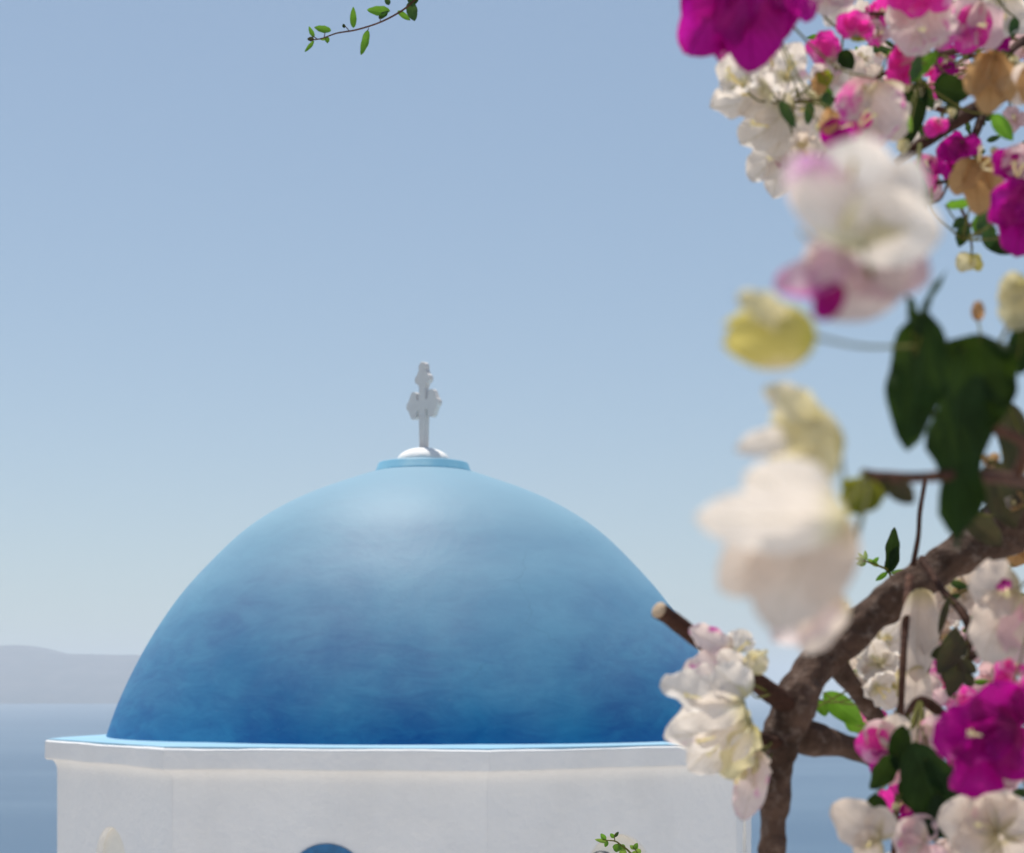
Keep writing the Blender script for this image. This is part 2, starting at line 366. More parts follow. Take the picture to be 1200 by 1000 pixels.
# drum: cove under the cornice, then walls with arched openings
zw = Z(.226); zlow = Z(1.9); rw = .968*RO
bm = bmesh.new(); prev = None
for i in range(9):
    t = i/8; r = rw*1.0 + (.986*RO-rw)*(1-t)**2.6; z = zb+.014 + (zw-zb-.014)*t
    cur = [bm.verts.new(v+OFF) for v in octa(r, z)]
    if prev:
        for k in range(8): bm.faces.new((prev[k], prev[(k+1) % 8], cur[(k+1) % 8], cur[k]))
    prev = cur
wins = []
for k in range(8):
    p0 = octa(rw, 0)[k]+OFF; p1 = octa(rw, 0)[(k+1) % 8]+OFF
    ex = (p1-p0).normalized(); Lf = (p1-p0).length; nrm = Vector((ex.y, -ex.x, 0))
    blue = (k == 0); hw = .285 if blue else .29; ztop = Z(.362 if blue else .352); zsill = ztop-1.25
    arch = [(Lf/2-hw, zsill), (Lf/2+hw, zsill)] + [(Lf/2+hw*math.cos(t), ztop-hw+hw*math.sin(t)) for t in [math.pi*i/20 for i in range(21)]]
    q = lambda u, z, dpt=0., p0=p0, ex=ex, nrm=nrm: p0 + ex*u + Vector((0, 0, z)) - nrm*dpt
    outer = [bm.verts.new(q(u, z)) for u, z in ((0, zlow), (Lf, zlow), (Lf, zw), (0, zw))]
    inner = [bm.verts.new(q(u, z)) for u, z in arch]
    ed = [bm.edges.new((outer[i], outer[(i+1) % 4])) for i in range(4)] + [bm.edges.new((inner[i], inner[(i+1) % len(inner)])) for i in range(len(inner))]
    bmesh.ops.triangle_fill(bm, use_beauty=True, edges=ed)
    dpt = .16 if blue else .05
    back = [bm.verts.new(q(u, z, dpt)) for u, z in arch]
    for i in range(len(inner)): bm.faces.new((inner[i], inner[(i+1) % len(inner)], back[(i+1) % len(inner)], back[i]))
    wins.append((q, arch, dpt, blue, hw, ztop, zsill, Lf, ex, nrm))
bmesh.ops.remove_doubles(bm, verts=bm.verts, dist=.0005)
bmesh.ops.recalc_face_normals(bm, faces=bm.faces)
obj('drum', bm, M_wall, church, False)
for q, arch, dpt, blue, hw, ztop, zsill, Lf, ex, nrm in wins:
    bm = bmesh.new()
    if blue:      # painted frame standing a little proud, with a pane and glazing bar behind
        so_ = [bm.verts.new(q(u, z, -.012)) for u, z in arch]; cx = Lf/2; cz = ztop-hw
        def shrink(u, z, s): return (cx+(u-cx)*s, cz+(z-cz)*s if z > cz else zsill+(z-zsill)*1+.05*(1 if abs(z-zsill) < .001 else 0))
        inn = [bm.verts.new(q(*shrink(u, z, .80), -.012)) for u, z in arch]
        bk = [bm.verts.new(q(*shrink(u, z, .80), .05)) for u, z in arch]
        ob_ = [bm.verts.new(q(u, z, dpt)) for u, z in arch]
        n = len(arch)
        for i in range(n):
            j = (i+1) % n
            bm.faces.new((so_[i], so_[j], inn[j], inn[i])); bm.faces.new((inn[i], inn[j], bk[j], bk[i])); bm.faces.new((so_[i], so_[j], ob_[j], ob_[i]))
        bmesh.ops.recalc_face_normals(bm, faces=bm.faces)
        wo = obj('window', bm, M_shutter, church, False)
        bm = bmesh.new(); f = [bm.verts.new(q(*shrink(u, z, .81), .045)) for u, z in arch]; bm.faces.new(f)
        obj('shutter', bm, M_shutter, wo, False)
    else:
        f = [bm.verts.new(q(u, z, dpt-.002)) for u, z in arch]; bm.faces.new(f)
        obj('niche_panel', bm, M_cream, church, False)
# body of the chapel below, out of the picture: a whitewashed block with a barrel vault running back
bm = bmesh.new()
def block(bm, x0, x1, y0, y1, z0, z1):
    v = [bm.verts.new((x, y, z)) for z in (z0, z1) for x, y in ((x0, y0), (x1, y0), (x1, y1), (x0, y1))]
    for f in ((0, 1, 5, 4), (1, 2, 6, 5), (2, 3, 7, 6), (3, 0, 4, 7), (4, 5, 6, 7), (3, 2, 1, 0)): bm.faces.new([v[i] for i in f])
block(bm, CX-3.1, CX+3.1, CY-3.1, CY+3.1, zlow-2.8, zlow+.001)
n = 16; y0, y1 = CY+3.1, CY+8
fr = [bm.verts.new((CX+2.4*math.cos(math.pi*i/n), y0, zlow-1.4+1.3*math.sin(math.pi*i/n))) for i in range(n+1)] + [bm.verts.new((CX-2.4, y0, zlow-2.8)), bm.verts.new((CX+2.4, y0, zlow-2.8))]
bk = [bm.verts.new((v.co.x, y1, v.co.z)) for v in fr]
for i in range(len(fr)): j = (i+1) % len(fr); bm.faces.new((fr[i], fr[j], bk[j], bk[i]))
bm.faces.new(bk); bm.faces.new(fr)
obj('nave', bm, M_white, church, False)

def lathe(name, prof, m, parent, n=128, c=None, wob=0.):
    bm = bmesh.new(); prev = None; c = c or Vector((CX+.04, CY, 0))
    for r, z in prof:
        if r < 1e-5: cur = [bm.verts.new((c.x, c.y, z))]
        else:
            cur = []
            for k in range(n):
                a = 2*math.pi*k/n; rr = r*(1+wob*noise.noise(Vector((math.cos(a)*1.6, math.sin(a)*1.6, z*.9)))*1.0)
                cur.append(bm.verts.new((c.x+rr*math.cos(a), c.y+rr*math.sin(a), z)))
        if prev:
            if len(cur) == 1:
                for k in range(n): bm.faces.new((prev[k], prev[(k+1) % n], cur[0]))
            else:
                for k in range(n): bm.faces.new((prev[k], prev[(k+1) % n], cur[(k+1) % n], cur[k]))
        prev = cur
    bmesh.ops.recalc_face_normals(bm, faces=bm.faces)
    return obj(name, bm, m, parent)
s = CY/F                                            # metres per photo pixel at the dome's axis
DT = [(551.5, 20), (553.5, 56), (565, 91), (574, 118), (584, 142), (591, 157), (611, 191), (630, 216), (655, 241), (686, 271), (703, 285), (744, 313), (768, 327), (790, 338), (815, 350), (840, 359.5), (869, 368)]
def dome_r(y):
    for (a, ra), (b, rb) in zip(DT_, DT_[1:]):
        if a <= y <= b: return ra+(rb-ra)*(y-a)/max(1e-6, b-a)
    return DT_[-1][1] if y > DT_[-1][0] else 0
DT_ = None
def _set():
    global DT_
    DT_ = catmull(DT, 10)
_set()
prof = []
for i in range(70):
    t = i/69; y = 867 - (867-553)*math.sin(t*math.pi/2)
    prof.append((dome_r(y)*s*.992, EYE+(805-y)*s))
# crown plate under the rim
for _ in range(14):
    prof = [p if i in (0, len(prof)-1) else (tuple(.25*prof[i-1][q]+.5*p[q]+.25*prof[i+1][q] for q in (0, 1))) for i, p in enumerate(prof)]
prof += [(0, EYE+(805-552)*s)]
prof = [p for i, p in enumerate(prof) if i == 0 or p[0] < prof[i-1][0]]
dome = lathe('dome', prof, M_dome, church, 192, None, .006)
zz = lambda y: EYE+(805-y)*s
lathe('dome_rim', [(57*s, zz(558)), (57*s, zz(553)), (55.5*s, zz(551.5)), (53*s, zz(544.5)), (52*s, zz(543.3)), (30*s, zz(541.5)), (0, zz(541.5))], M_rim, church, 96)
lathe('knob', [(31*s, zz(543)), (31*s, zz(541))] + [(31*s*math.cos(t), zz(541)+16*s*math.sin(t)) for t in [math.pi/2*i/14 for i in range(1, 14)]] + [(0, zz(525))], M_white, church, 64)
# cross with budded arms
def cross():
    S = s; pts = []
    # outline of a cross with three-lobed ends, half-width w, in photo pixels before it is turned
    w_ = 4.4
    def lobe(cx, cy, r, a0, a1, n=8): return [(cx+r*math.cos(a0+(a1-a0)*i/n), cy+r*math.sin(a0+(a1-a0)*i/n)) for i in range(n+1)]
    D = math.pi/180
    AY = 52                    # arm height above the base
    right = [(w_+1.5, AY-5.5), (9, AY-6)] + lobe(15.5, AY-11, 5.4, 165*D, 350*D) + lobe(22, AY, 5.8, -65*D, 65*D) + lobe(15.5, AY+11, 5.4, 10*D, 195*D) + [(9, AY+6), (w_+1.5, AY+5.5)]
    top = [(w_+.5, 71)] + lobe(7.5, 82, 5.4, -95*D, 70*D) + lobe(0, 96, 6.2, -25*D, 205*D) + lobe(-7.5, 82, 5.4, 110*D, 275*D) + [(-w_-.5, 71)]
    left = [(-x, y) for x, y in reversed(right)]
    out = [(w_, 0)] + right + top + left + [(-w_, 0)]
    rot = R(44); ax = Vector((math.cos(rot), -math.sin(rot), 0)); nr = Vector((-math.sin(rot), -math.cos(rot), 0))
    base = Vector((CX+.045, CY, zz(526.5))); th = 3.4
    bm = bmesh.new()
    ring = []
    for dpt, sc in ((-th, .93), (-th+.8, 1), (th-.8, 1), (th, .93)):
        r_ = []
        for x, y in out:
            xx, yy = x, y
            if sc < 1: xx = x*.96; yy = y if y < 2 else AY+(y-AY)*.985
            r_.append(bm.verts.new(base + ax*xx*S + Vector((0, 0, yy*S*1.0)) + nr*dpt*S))
        ring.append(r_)
    n = len(out)
    for a, b in zip(ring, ring[1:]):
        for i in range(n): bm.faces.new((a[i], a[(i+1) % n], b[(i+1) % n], b[i]))
    from mathutils.geometry import tessellate_polygon
    tris = tessellate_polygon([[Vector((x, y, 0)) for x, y in out]])
    for r_ in (ring[0], ring[-1]):
        for a, b, c_ in tris:
            try: bm.faces.new((r_[a], r_[b], r_[c_]))
            except ValueError: pass
    bmesh.ops.recalc_face_normals(bm, faces=bm.faces)
    obj('cross', bm, M_cross_shade, church, False)
cross()

# ------------------------------------------------------------------ plant building
SK = []              # sampled skeleton points, for the stalks to find
def sweep(bm, pts, ns=8, rough=0., seed=0, cap=True, mi=0, capmi=0, sub=6, nscale=30):
    """pts: (x, y, z, radius) in metres"""
    P_ = catmull(pts, sub); prev = None; up = None
    uvl = bm.loops.layers.uv.verify()
    for i, p in enumerate(P_):
        c = Vector(p[:3]); a = Vector(P_[max(0, i-1)][:3]); b = Vector(P_[min(len(P_)-1, i+1)][:3]); t = (b-a).normalized()
        if up is None: up = t.orthogonal().normalized()
        up = (up - t*up.dot(t)).normalized(); sd = t.cross(up); cur = []
        for k in range(ns):
            an = 2*math.pi*k/ns; d = up*math.cos(an)+sd*math.sin(an); r = max(p[3], .0002)
            if rough: r *= 1+rough*noise.noise((c+d*r)*nscale+Vector((seed, 0, 0)))+rough*.5*noise.noise((c+d*r)*nscale*3+Vector((seed, 3, 0)))
            cur.append(bm.verts.new(c+d*r))
        if prev:
            for k in range(ns):
                f = bm.faces.new((prev[k], prev[(k+1) % ns], cur[(k+1) % ns], cur[k])); f.material_index = mi
        elif cap: f = bm.faces.new(cur[::-1]); f.material_index = mi
        prev = cur
    if cap: f = bm.faces.new(prev); f.material_index = capmi
    return P_
def branch(name, pts, m, parent, ns=10, rough=.12, seed=0, skel=True, nscale=30, sub=6, extra=None):
    bm = bmesh.new(); q = [(*at(x, y, d), r*d/F) for x, y, d, r in pts]
    P_ = sweep(bm, q, ns, rough, seed, True, 0, 0, sub, nscale)
    if skel: SK.extend([(Vector(p[:3]), p[3]) for p in P_])
    return obj(name, bm, m, parent)

def prof_w(v, kind):
    if kind == 'round': return math.sin(math.pi*min(1, v**.82))**.55
    if kind == 'leaf': return (v**.62)*((1-v)**.80)*2.05
    return (v**.50)*((1-v)**.52)*2.03*(1-.12*v)
def blade(bm, base, tip, W, nrm, cup=.25, curl=.15, wave=.06, seed=0, shape='bract', mi=0, nu=14, nv=20, fold=.10, crumple=.05, tipcurl=0.):
    """a bract or leaf: base, tip, full width, facing normal; cup>0 lifts the edges towards the normal"""
    ax = tip-base; Ln = ax.length; ax = ax/Ln; nrm = (nrm-ax*nrm.dot(ax)).normalized(); wd = ax.cross(nrm)
    uvl = bm.loops.layers.uv.verify(); g = []; rnd = random.Random(seed); ph = rnd.uniform(0, 6); ph2 = rnd.uniform(0, 6); k1 = rnd.uniform(2.2, 3.6)
    for j in range(nv+1):
        v = j/nv; v_ = .004+.994*v; row = []
        hw = W/2*prof_w(v_, shape)
        for i in range(nu+1):
            u = -1+2*i/nu; au = abs(u)
            cr = .016*W*math.sin(2*math.pi*(v*4.2-au*2.6)+ph)*au**.5 if shape != 'leaf' else .006*W*math.sin(2*math.pi*(v*5-au*3))
            x = hw*math.sin(u*min(1.45, .9+abs(cup)*.6))/math.sin(min(1.45, .9+abs(cup)*.6))
            h = cr + cup*.75*W*.5*(u*u)*(hw/(W/2+1e-9)) + fold*au*hw
            h += curl*Ln*math.sin(math.pi*v)*-1 + tipcurl*Ln*max(0, v-.6)**2*6
            h += 1.3*wave*W*(au**2.2)*math.sin(k1*2*v*math.pi*.9+ph+(2 if u > 0 else 0)) + wave*.4*W*math.sin(v*9+ph2)*au
            p = base + ax*(v*Ln) + wd*x
            nzv = noise.noise(Vector((u*2.2+seed*1.7, v*3.1, seed*.37)))+.5*noise.noise(Vector((u*5+seed, v*7, 4)))
            h += crumple*W*nzv*math.sin(math.pi*min(1, v+.12))
            row.append((bm.verts.new(p+nrm*h), (i/nu, v)))
        g.append(row)
    for j in range(nv):
        for i in range(nu):
            q = (g[j][i], g[j][i+1], g[j+1][i+1], g[j+1][i]); f = bm.faces.new([a[0] for a in q]); f.material_index = mi
            for lp, a in zip(f.loops, q): lp[uvl].uv = a[1]
def pxblade(bm, bx, by, tx, ty, wpx, d, dz=0., roll=0., **k):
    """blade set by the pixels its base and tip stand at; dz = how much farther the tip is, in pixels of its own scale"""
    b = at(bx, by, d); t = at(tx, ty, d+dz*d/F); ax = (t-b).normalized()
    view = Vector((0, -1, 0)); n = (view-ax*view.dot(ax)).normalized(); n = Matrix.Rotation(R(roll), 3, ax) @ n
    blade(bm, b, t, wpx*d/F, n, **k)
def bloom(parent, base, direction, size, m=None, name='bloom'):
    """slender tube opening in a small five-lobed cream star"""
    bm = bmesh.new(); d = direction.normalized(); tip = base+d*size
    sweep(bm, [(*base, size*.05), (*(base+d*size*.5), size*.07), (*tip, size*.06)], 6, 0, sub=2)
    sd = d.orthogonal().normalized(); up = d.cross(sd); c = bm.verts.new(tip+d*size*.02); ring = []
    for k in range(20):
        a = 2*math.pi*k/20; r = size*(.15+.10*math.cos(5*a)); ring.append(bm.verts.new(tip+(sd*math.cos(a)+up*math.sin(a))*r+d*size*(.05+.03*math.sin(5*a))))
    for k in range(20): bm.faces.new((c, ring[k], ring[(k+1) % 20]))
    return obj(name, bm, m or M_bloom, parent)
def stalk(bm, p, mi, r=.0007, to=None, lead=None):
    if to is None:
        best = min(SK, key=lambda s_: (s_[0]-p).length); to = best[0]
    v = to-p; L_ = v.length
    if L_ < .003: return
    sag = Vector((0, 0, -.10*L_)) if lead is None else lead*L_*.35
    m1 = p+v*.33+sag; m2 = p+v*.7+sag*.6
    sweep(bm, [(*p, r), (*m1, r*1.05), (*m2, r*1.2), (*to, r*1.6)], 6, .1, sub=5, mi=mi)

SEED = [1]
def seed(): SEED[0] += 1; return SEED[0]
def flower(plant, kind, d, bracts, blooms=(), name='flower', to=None, r=.0007, label=None, ochre=False, stem=True):
    """bracts: dicts/tuples (bx,by,tx,ty,w,dz,roll,opts)"""
    bm = bmesh.new(); mats = [P[kind], M_green]; base = None
    for b in bracts:
        b = list(b); o = b[7] if len(b) > 7 else {}; o = dict(o); k = o.pop('kind', kind); mi = 0
        if P[k] not in mats: mats.append(P[k])
        mi = mats.index(P[k])
        dd = o.pop('d', d)
        pxblade(bm, *b[:5], dd, b[5], b[6], mi=mi, seed=seed(), **o)
        if base is None: base = at(b[0], b[1], dd)
    if stem: stalk(bm, base, 1, r, at(*to) if to else None)
    fo = obj(name, bm, mats, plant)
    if label: fo['label'] = label
    for (x, y, sz, dx, dy, dz) in blooms:
        bloom(fo, at(x, y, d*.995), Vector((dx, dy, dz)), sz*d/F, M_stigma if ochre else None)
    return fo
def auto(plant, kind, x, y, d, L_, face, open_=45, spin=0, nb=3, wr=.92, bl=True, k2=None, wr_=0, cup=.3, wave=.09, curl=.12, to=None, name='flower'):
    """a flower of three bracts round its axis; L_ = bract length in photo pixels; face = where it opens (x right, y away, z up)"""
    rnd = random.Random(seed()*13+7); bm = bmesh.new(); mats = [P[kind], M_green]
    if k2: mats.append(P[k2])
    s_ = d/F; f = Vector(face).normalized(); a = f.orthogonal().normalized(); b = f.cross(a); c = at(x, y, d)
    base = c - f*L_*s_*.35
    for k in range(nb):
        t = R(spin)+2*math.pi*k/nb+rnd.uniform(-.2, .2); rad = a*math.cos(t)+b*math.sin(t); op = R(open_+rnd.uniform(-10, 10))
        dr = f*math.cos(op)+rad*math.sin(op); nr = f*math.sin(op)-rad*math.cos(op); Ln = L_*s_*rnd.uniform(.88, 1.1)
        blade(bm, base, base+dr*Ln, Ln*wr*rnd.uniform(.9, 1.1), nr, cup=cup, curl=curl, wave=wave, seed=seed(), mi=2 if (k2 and k == nb-1) else 0, crumple=.045, fold=.22)
    stalk(bm, base, 1, to=at(*to) if to else None)
    fo = obj(name, bm, mats, plant)
    if bl:
        for j in range(2 if L_ > 30 else 1):
            dv = (f+(a*rnd.uniform(-.3, .3)+b*rnd.uniform(-.3, .3))).normalized(); bloom(fo, base+f*.001, dv, L_*s_*.62)
    return fo
def leaf(plant, x, y, tx, ty, wpx, d, kind='dark', dz=0., roll=0., to=None, stem=True, m2=None, name='leaf', r=.0006, **o):
    bm = bmesh.new(); k = dict(cup=.12, curl=.06, wave=.03, fold=.25, shape='leaf', crumple=.02); k.update(o)
    pxblade(bm, x, y, tx, ty, wpx, d, dz, roll, seed=seed(), nu=8, nv=12, **k)
    if stem: stalk(bm, at(x, y, d), 1, r, at(*to) if to else None)
    return obj(name, bm, [L[kind], M_green], plant)

plant = thing('bougainvillea', 'bougainvillea with gnarled brown trunk and white, pink and magenta bracts filling the right side', 'flowering shrub', at(960, 805+EYE*F/1.45, 1.45))
# --- wood
tr = branch('trunk', [(985, 3240, 1.45, 52), (960, 2700, 1.45, 44), (905, 2100, 1.42, 36), (925, 1500, 1.4, 28), (893, 1200, 1.4, 21), (900, 1060, 1.4, 18), (904, 1000, 1.4, 17), (907, 955, 1.4, 17), (911, 905, 1.4, 18.5),
    (921, 850, 1.4, 23), (944, 800, 1.41, 22.5), (977, 760, 1.42, 20), (1020, 723, 1.43, 20), (1075, 680, 1.44, 22), (1124, 652, 1.45, 25), (1172, 624, 1.46, 29), (1235, 580, 1.5, 32), (1320, 520, 1.6, 32), (1400, 400, 1.7, 30),
    (1430, 200, 1.8, 26), (1400, 20, 1.8, 20), (1330, -140, 1.75, 14), (1250, -230, 1.7, 8)], M_bark, plant, 36, .42, 3, nscale=34, sub=12)
branch('branch', [(920, 856, 1.41, 18), (952, 866, 1.42, 19), (985, 872, 1.43, 13), (1025, 888, 1.44, 12), (1080, 912, 1.46, 11), (1150, 945, 1.48, 12), (1260, 985, 1.5, 9), (1340, 960, 1.5, 5)], M_bark, plant, 16, .3, 8, nscale=30)
branch('branch', [(975, 770, 1.44, 14), (1000, 805, 1.47, 11), (1024, 838, 1.5, 10), (1048, 880, 1.52, 8), (1085, 960, 1.55, 6)], M_bark, plant, 12, .25, 5)
bm = bmesh.new()
q = [(*at(x, y, d), r*d/F) for x, y, d, r in [(935, 834, 1.40, 13), (905, 812, 1.38, 12), (865, 784, 1.36, 10.5), (820, 751, 1.34, 10), (790, 728, 1.33, 10.2), (772, 715, 1.32, 10.6)]]
SK.extend([(Vector(p[:3]), p[3]) for p in sweep(bm, q, 14, .22, 2, True, 0, 0, 7, 45)])
stub = obj('cut_branch', bm, M_darkbark, plant)
a_, b_ = at(790, 728, 1.33), at(772, 715, 1.32); dv = (b_-a_).normalized()
bm = bmesh.new(); e = b_+dv*.0008; sweep(bm, [(*(b_-dv*.0010), 10.2*1.32/F), (*e, 9.8*1.32/F), (*(e+dv*.0015), 6*1.32/F)], 16, .25, sub=2)
obj('cut_face', bm, M_cut, stub)
branch('branch', [(912, 872, 1.39, 8), (893, 866, 1.38, 8.5), (878, 862, 1.37, 9)], M_darkbark, plant, 10, .3, 4)
# twigs of the lower right
branch('twig', [(1066, 676, 1.4, 5), (1061, 730, 1.36, 4.5), (1057, 800, 1.34, 4), (1055, 860, 1.34, 4), (1052, 930, 1.34, 3.5), (1047, 1000, 1.34, 3), (1046, 1060, 1.34, 2)], M_twig, plant, 8, .1)
branch('twig', [(1070, 662, 1.42, 3.5), (1076, 630, 1.4, 3), (1078, 600, 1.38, 3), (1084, 565, 1.3, 2.6)], M_darkbark, plant, 7, .1)
branch('twig', [(1290, 745, 1.4, 7), (1210, 738, 1.36, 5.5), (1165, 750, 1.34, 5), (1130, 778, 1.33, 5), (1108, 800, 1.33, 4)], M_darkbark, plant, 8, .15)
branch('twig', [(1080, 655, 1.42, 5), (1103, 690, 1.38, 4), (1128, 718, 1.35, 5), (1137, 745, 1.34, 5), (1130, 775, 1.33, 5)], M_darkbark, plant, 8, .15)
branch('twig', [(1058, 845, 1.33, 3), (1075, 822, 1.3, 5), (1090, 826, 1.3, 6), (1110, 843, 1.3, 6)], M_darkbark, plant, 8, .2)
# twigs of the upper right
U = [[(1400, 20, 1.8, 12), (1300, 40, 1.6, 9), (1230, 75, 1.5, 8), (1180, 108, 1.42, 9.5), (1140, 130, 1.4, 10), (1105, 152, 1.38, 9), (1078, 170, 1.36, 7), (1050, 190, 1.36, 4)],
     [(1330, -140, 1.75, 10), (1230, -90, 1.55, 7), (1168, -20, 1.45, 6), (1158, 20, 1.42, 5.5), (1140, 50, 1.4, 5), (1112, 62, 1.38, 4), (1070, 68, 1.36, 3), (1030, 90, 1.35, 2.6), (990, 113, 1.34, 2.3), (950, 118, 1.33, 2), (917, 120, 1.32, 1.6)],
     [(1230, -90, 1.55, 5), (1160, -15, 1.36, 3), (1128, 28, 1.3, 2.8), (1095, 62, 1.28, 2.4), (1072, 96, 1.3, 2.4)],
     [(1155, 125, 1.4, 6), (1146, 150, 1.39, 5), (1136, 172, 1.38, 4.5), (1128, 200, 1.37, 3), (1112, 212, 1.36, 2.4), (1076, 216, 1.35, 2)],
     [(1150, 128, 1.42, 5), (1110, 130, 1.44, 4), (1060, 118, 1.45, 3), (1010, 135, 1.45, 2.4), (960, 150, 1.45, 2), (925, 175, 1.45, 1.6), (905, 205, 1.45, 1.2)],
     [(1400, 20, 1.8, 8), (1270, 20, 1.7, 6), (1200, 48, 1.5, 5), (1180, 62, 1.45, 4), (1135, 66, 1.42, 3)],
     [(1430, 200, 1.8, 8), (1320, 200, 1.5, 6), (1240, 215, 1.35, 4), (1180, 235, 1.3, 3), (1140, 262, 1.29, 2.2), (1128, 280, 1.28, 1.8)],
     [(1112, 212, 1.36, 2), (1103, 232, 1.34, 1.8), (1092, 238, 1.33, 2.2)],
     [(1126, 244, 1.3, 2), (1134, 262, 1.3, 2), (1139, 290, 1.3, 1.3)],
     [(1140, 50, 1.4, 3), (1060, 20, 1.42, 2.6), (1000, 15, 1.4, 2.2), (940, 0, 1.3, 2), (890, -12, 1.2, 2)],
     [(1146, 70, 1.4, 2.5), (1138, 62, 1.37, 2), (1120, 25, 1.35, 1.6)]]
for i, u in enumerate(U): branch('twig', u, M_darkbark if i in (0, 3, 5) else M_twig, plant, 8, .12, i)
# twigs that come close to the viewer
branch('twig', [(1225, 580, 1.5, 12), (1250, 575, 1.1, 9), (1190, 562, .85, 8), (1130, 557, .78, 7.5), (1070, 560, .74, 7), (1030, 558, .72, 6.5), (1012, 554, .71, 5)], M_twig, plant, 10, .2, 11)
branch('twig', [(1190, 562, .85, 7), (1200, 520, .82, 6.5), (1150, 498, .80, 6), (1105, 488, .79, 5.5), (1070, 476, .78, 5), (1050, 460, .77, 3)], M_twig, plant, 9, .2, 12)
branch('twig', [(1078, 170, 1.36, 3), (1075, 200, 1.1, 3), (1060, 230, .8, 3.5), (1030, 250, .56, 4)], M_green, plant, 8, .1, 13, skel=False)
branch('twig', [(1260, 190, 1.0, 5), (1280, 300, .9, 5), (1240, 360, .85, 4), (1180, 385, .8, 3)], M_green, plant, 8, .1, 14, skel=False)
N_SK = len(SK)

exec_flowers = True
# --- near, strongly blurred blossoms
SM = dict(wave=.03, crumple=.03, fold=.06)
flower(plant, 'white', .50, [
    (1012, 290, 998, 162, 150, 12, 4, dict(SM, cup=.06, curl=.08, shape='round')),
    (1020, 285, 924, 186, 84, 6, -14, dict(SM, cup=.1, kind='faint')),
    (985, 262, 1104, 273, 96, -12, 16, dict(SM, cup=.15, kind='white')),
    (1030, 270, 1075, 186, 70, 16, -10, dict(SM, cup=.1, kind='white'))],
    blooms=[(997, 210, 26, -.1, -1, .4)], to=(1040, 245, .62), r=.0008, ochre=True, label='large blurred white bract flower with a faint lilac edge')
flower(plant, 'palepink', .53, [
    (1030, 262, 972, 376, 128, 4, 6, dict(SM, cup=.10, shape='round', kind='blush')),
    (990, 268, 1088, 330, 112, 8, -12, dict(SM, cup=.08, shape='round', kind='palepink')),
    (1000, 292, 908, 340, 62, 4, 24, dict(SM, cup=.2, kind='pinkwash')),
    (985, 332, 958, 374, 36, -6, 0, dict(SM, cup=.1, kind='magenta'))],
    blooms=[(950, 283, 22, -.5, -.6, .2), ], to=(1040, 245, .62), r=.0008, ochre=True, label='large blurred pale pink flower with magenta tips')
def bud(plant, kind, bx, by, tx, ty, wpx, d, flare=None, to=None, nb=3, label=None, lead=None):
    bm = bmesh.new(); b = at(bx, by, d); t = at(tx, ty, d); ax = (t-b); Ln = ax.length; ax.normalize()
    mats = [P[kind], M_green]; a = ax.orthogonal().normalized(); c = ax.cross(a)
    for k in range(nb):
        th = 2*math.pi*k/nb+.5; rad = a*math.cos(th)+c*math.sin(th); W = wpx*d/F
        # strongly domed bracts that close over one another
        uvl = bm.loops.layers.uv.verify(); g = []; sd = seed()
        for j in range(15):
            v = j/14; row = []; rr = W/2*(math.sin(math.pi*min(1, (v*.93+.03))**.85)**.6)*(1+.03*k)
            if v > .8: rr += W*.10*(v-.8)*5*(1 if k == 0 else .2)
            for i in range(13):
                u = -1+2*i/12; spread = R(72)*min(1, (1-v)**.35*1.15)*min(1, (v+.12)**.4*1.3)
                an = u*spread; rv = rad*math.cos(an)+ax.cross(rad)*math.sin(an)
                p = b+ax*(v*Ln)+rv*rr*(1+.05*noise.noise(Vector((u*2, v*3, sd))))
                row.append((bm.verts.new(p), (i/12, v)))
            g.append(row)
        for j in range(14):
            for i in range(12):
                q_ = (g[j][i], g[j][i+1], g[j+1][i+1], g[j+1][i]); f = bm.faces.new([z[0] for z in q_])
                for lp, z in zip(f.loops, q_): lp[uvl].uv = z[1]
    if flare:
        for (x0, y0, x1, y1, w0, kd) in flare:
            if P[kd] not in mats: mats.append(P[kd])
            pxblade(bm, x0, y0, x1, y1, w0, d*.985, 0, 10, cup=.3, curl=-.1, seed=seed(), mi=mats.index(P[kd]))
    stalk(bm, b, 1, .0006, at(*to) if to else None, lead)
    o = obj('flower_bud', bm, mats, plant)
    if label: o['label'] = label
    return o
bud(plant, 'yellow', 955, 395, 846, 392, 76, .52, flare=[(925, 385, 864, 346, 40, 'cream')], to=(1085, 405, .78), lead=Vector((0, 0, -.02)), label='yellow green closed bud blurred against the sky')
bud(plant, 'cream', 985, 535, 895, 500, 84, .58, flare=[(960, 500, 895, 455, 46, 'cream'), (930, 515, 862, 528, 36, 'white'), (945, 520, 975, 562, 50, 'cream')], to=(1012, 554, .71), label='cream half open bud above the big white flower')
flower(plant, 'beige', .49, [
    (968, 596, 902, 738, 118, -3, 6, dict(SM, cup=.18, curl=.10, shape='round')),
    (975, 600, 842, 690, 96, 4, -14, dict(SM, cup=.2, kind='beige')),
    (980, 596, 955, 715, 78, 14, 22, dict(SM, cup=.2, kind='beige')),
    (992, 606, 814, 606, 84, -10, -22, dict(SM, cup=.05, curl=-.05, shape='round', kind='white', d=.47)),
    (975, 606, 872, 556, 92, 4, -24, dict(SM, cup=.08, kind='white', shape='round', d=.475))],
    blooms=[(885, 618, 30, -1, -.4, -.05)], to=(1020, 558, .72), r=.0008, ochre=True, label='largest blurred white and beige flower in front of the sky')
flower(plant, 'palepink', .62, [(985, 690, 905, 752, 60, 10, 30, dict(cup=.2, kind='blush')), (990, 700, 940, 765, 50, 10, -10, dict(kind='beige'))], stem=False)
flower(plant, 'olive', .71, [(1035, 583, 985, 580, 42, 5, 0, dict(cup=.5, curl=.1)), (1030, 585, 988, 600, 26, 0, 40, dict(cup=.4)), (1030, 578, 985, 566, 26, 0, -30, dict(cup=.4))], to=(1040, 560, .725), name='flower_bud', label='small olive green bud under the brown twig tip')
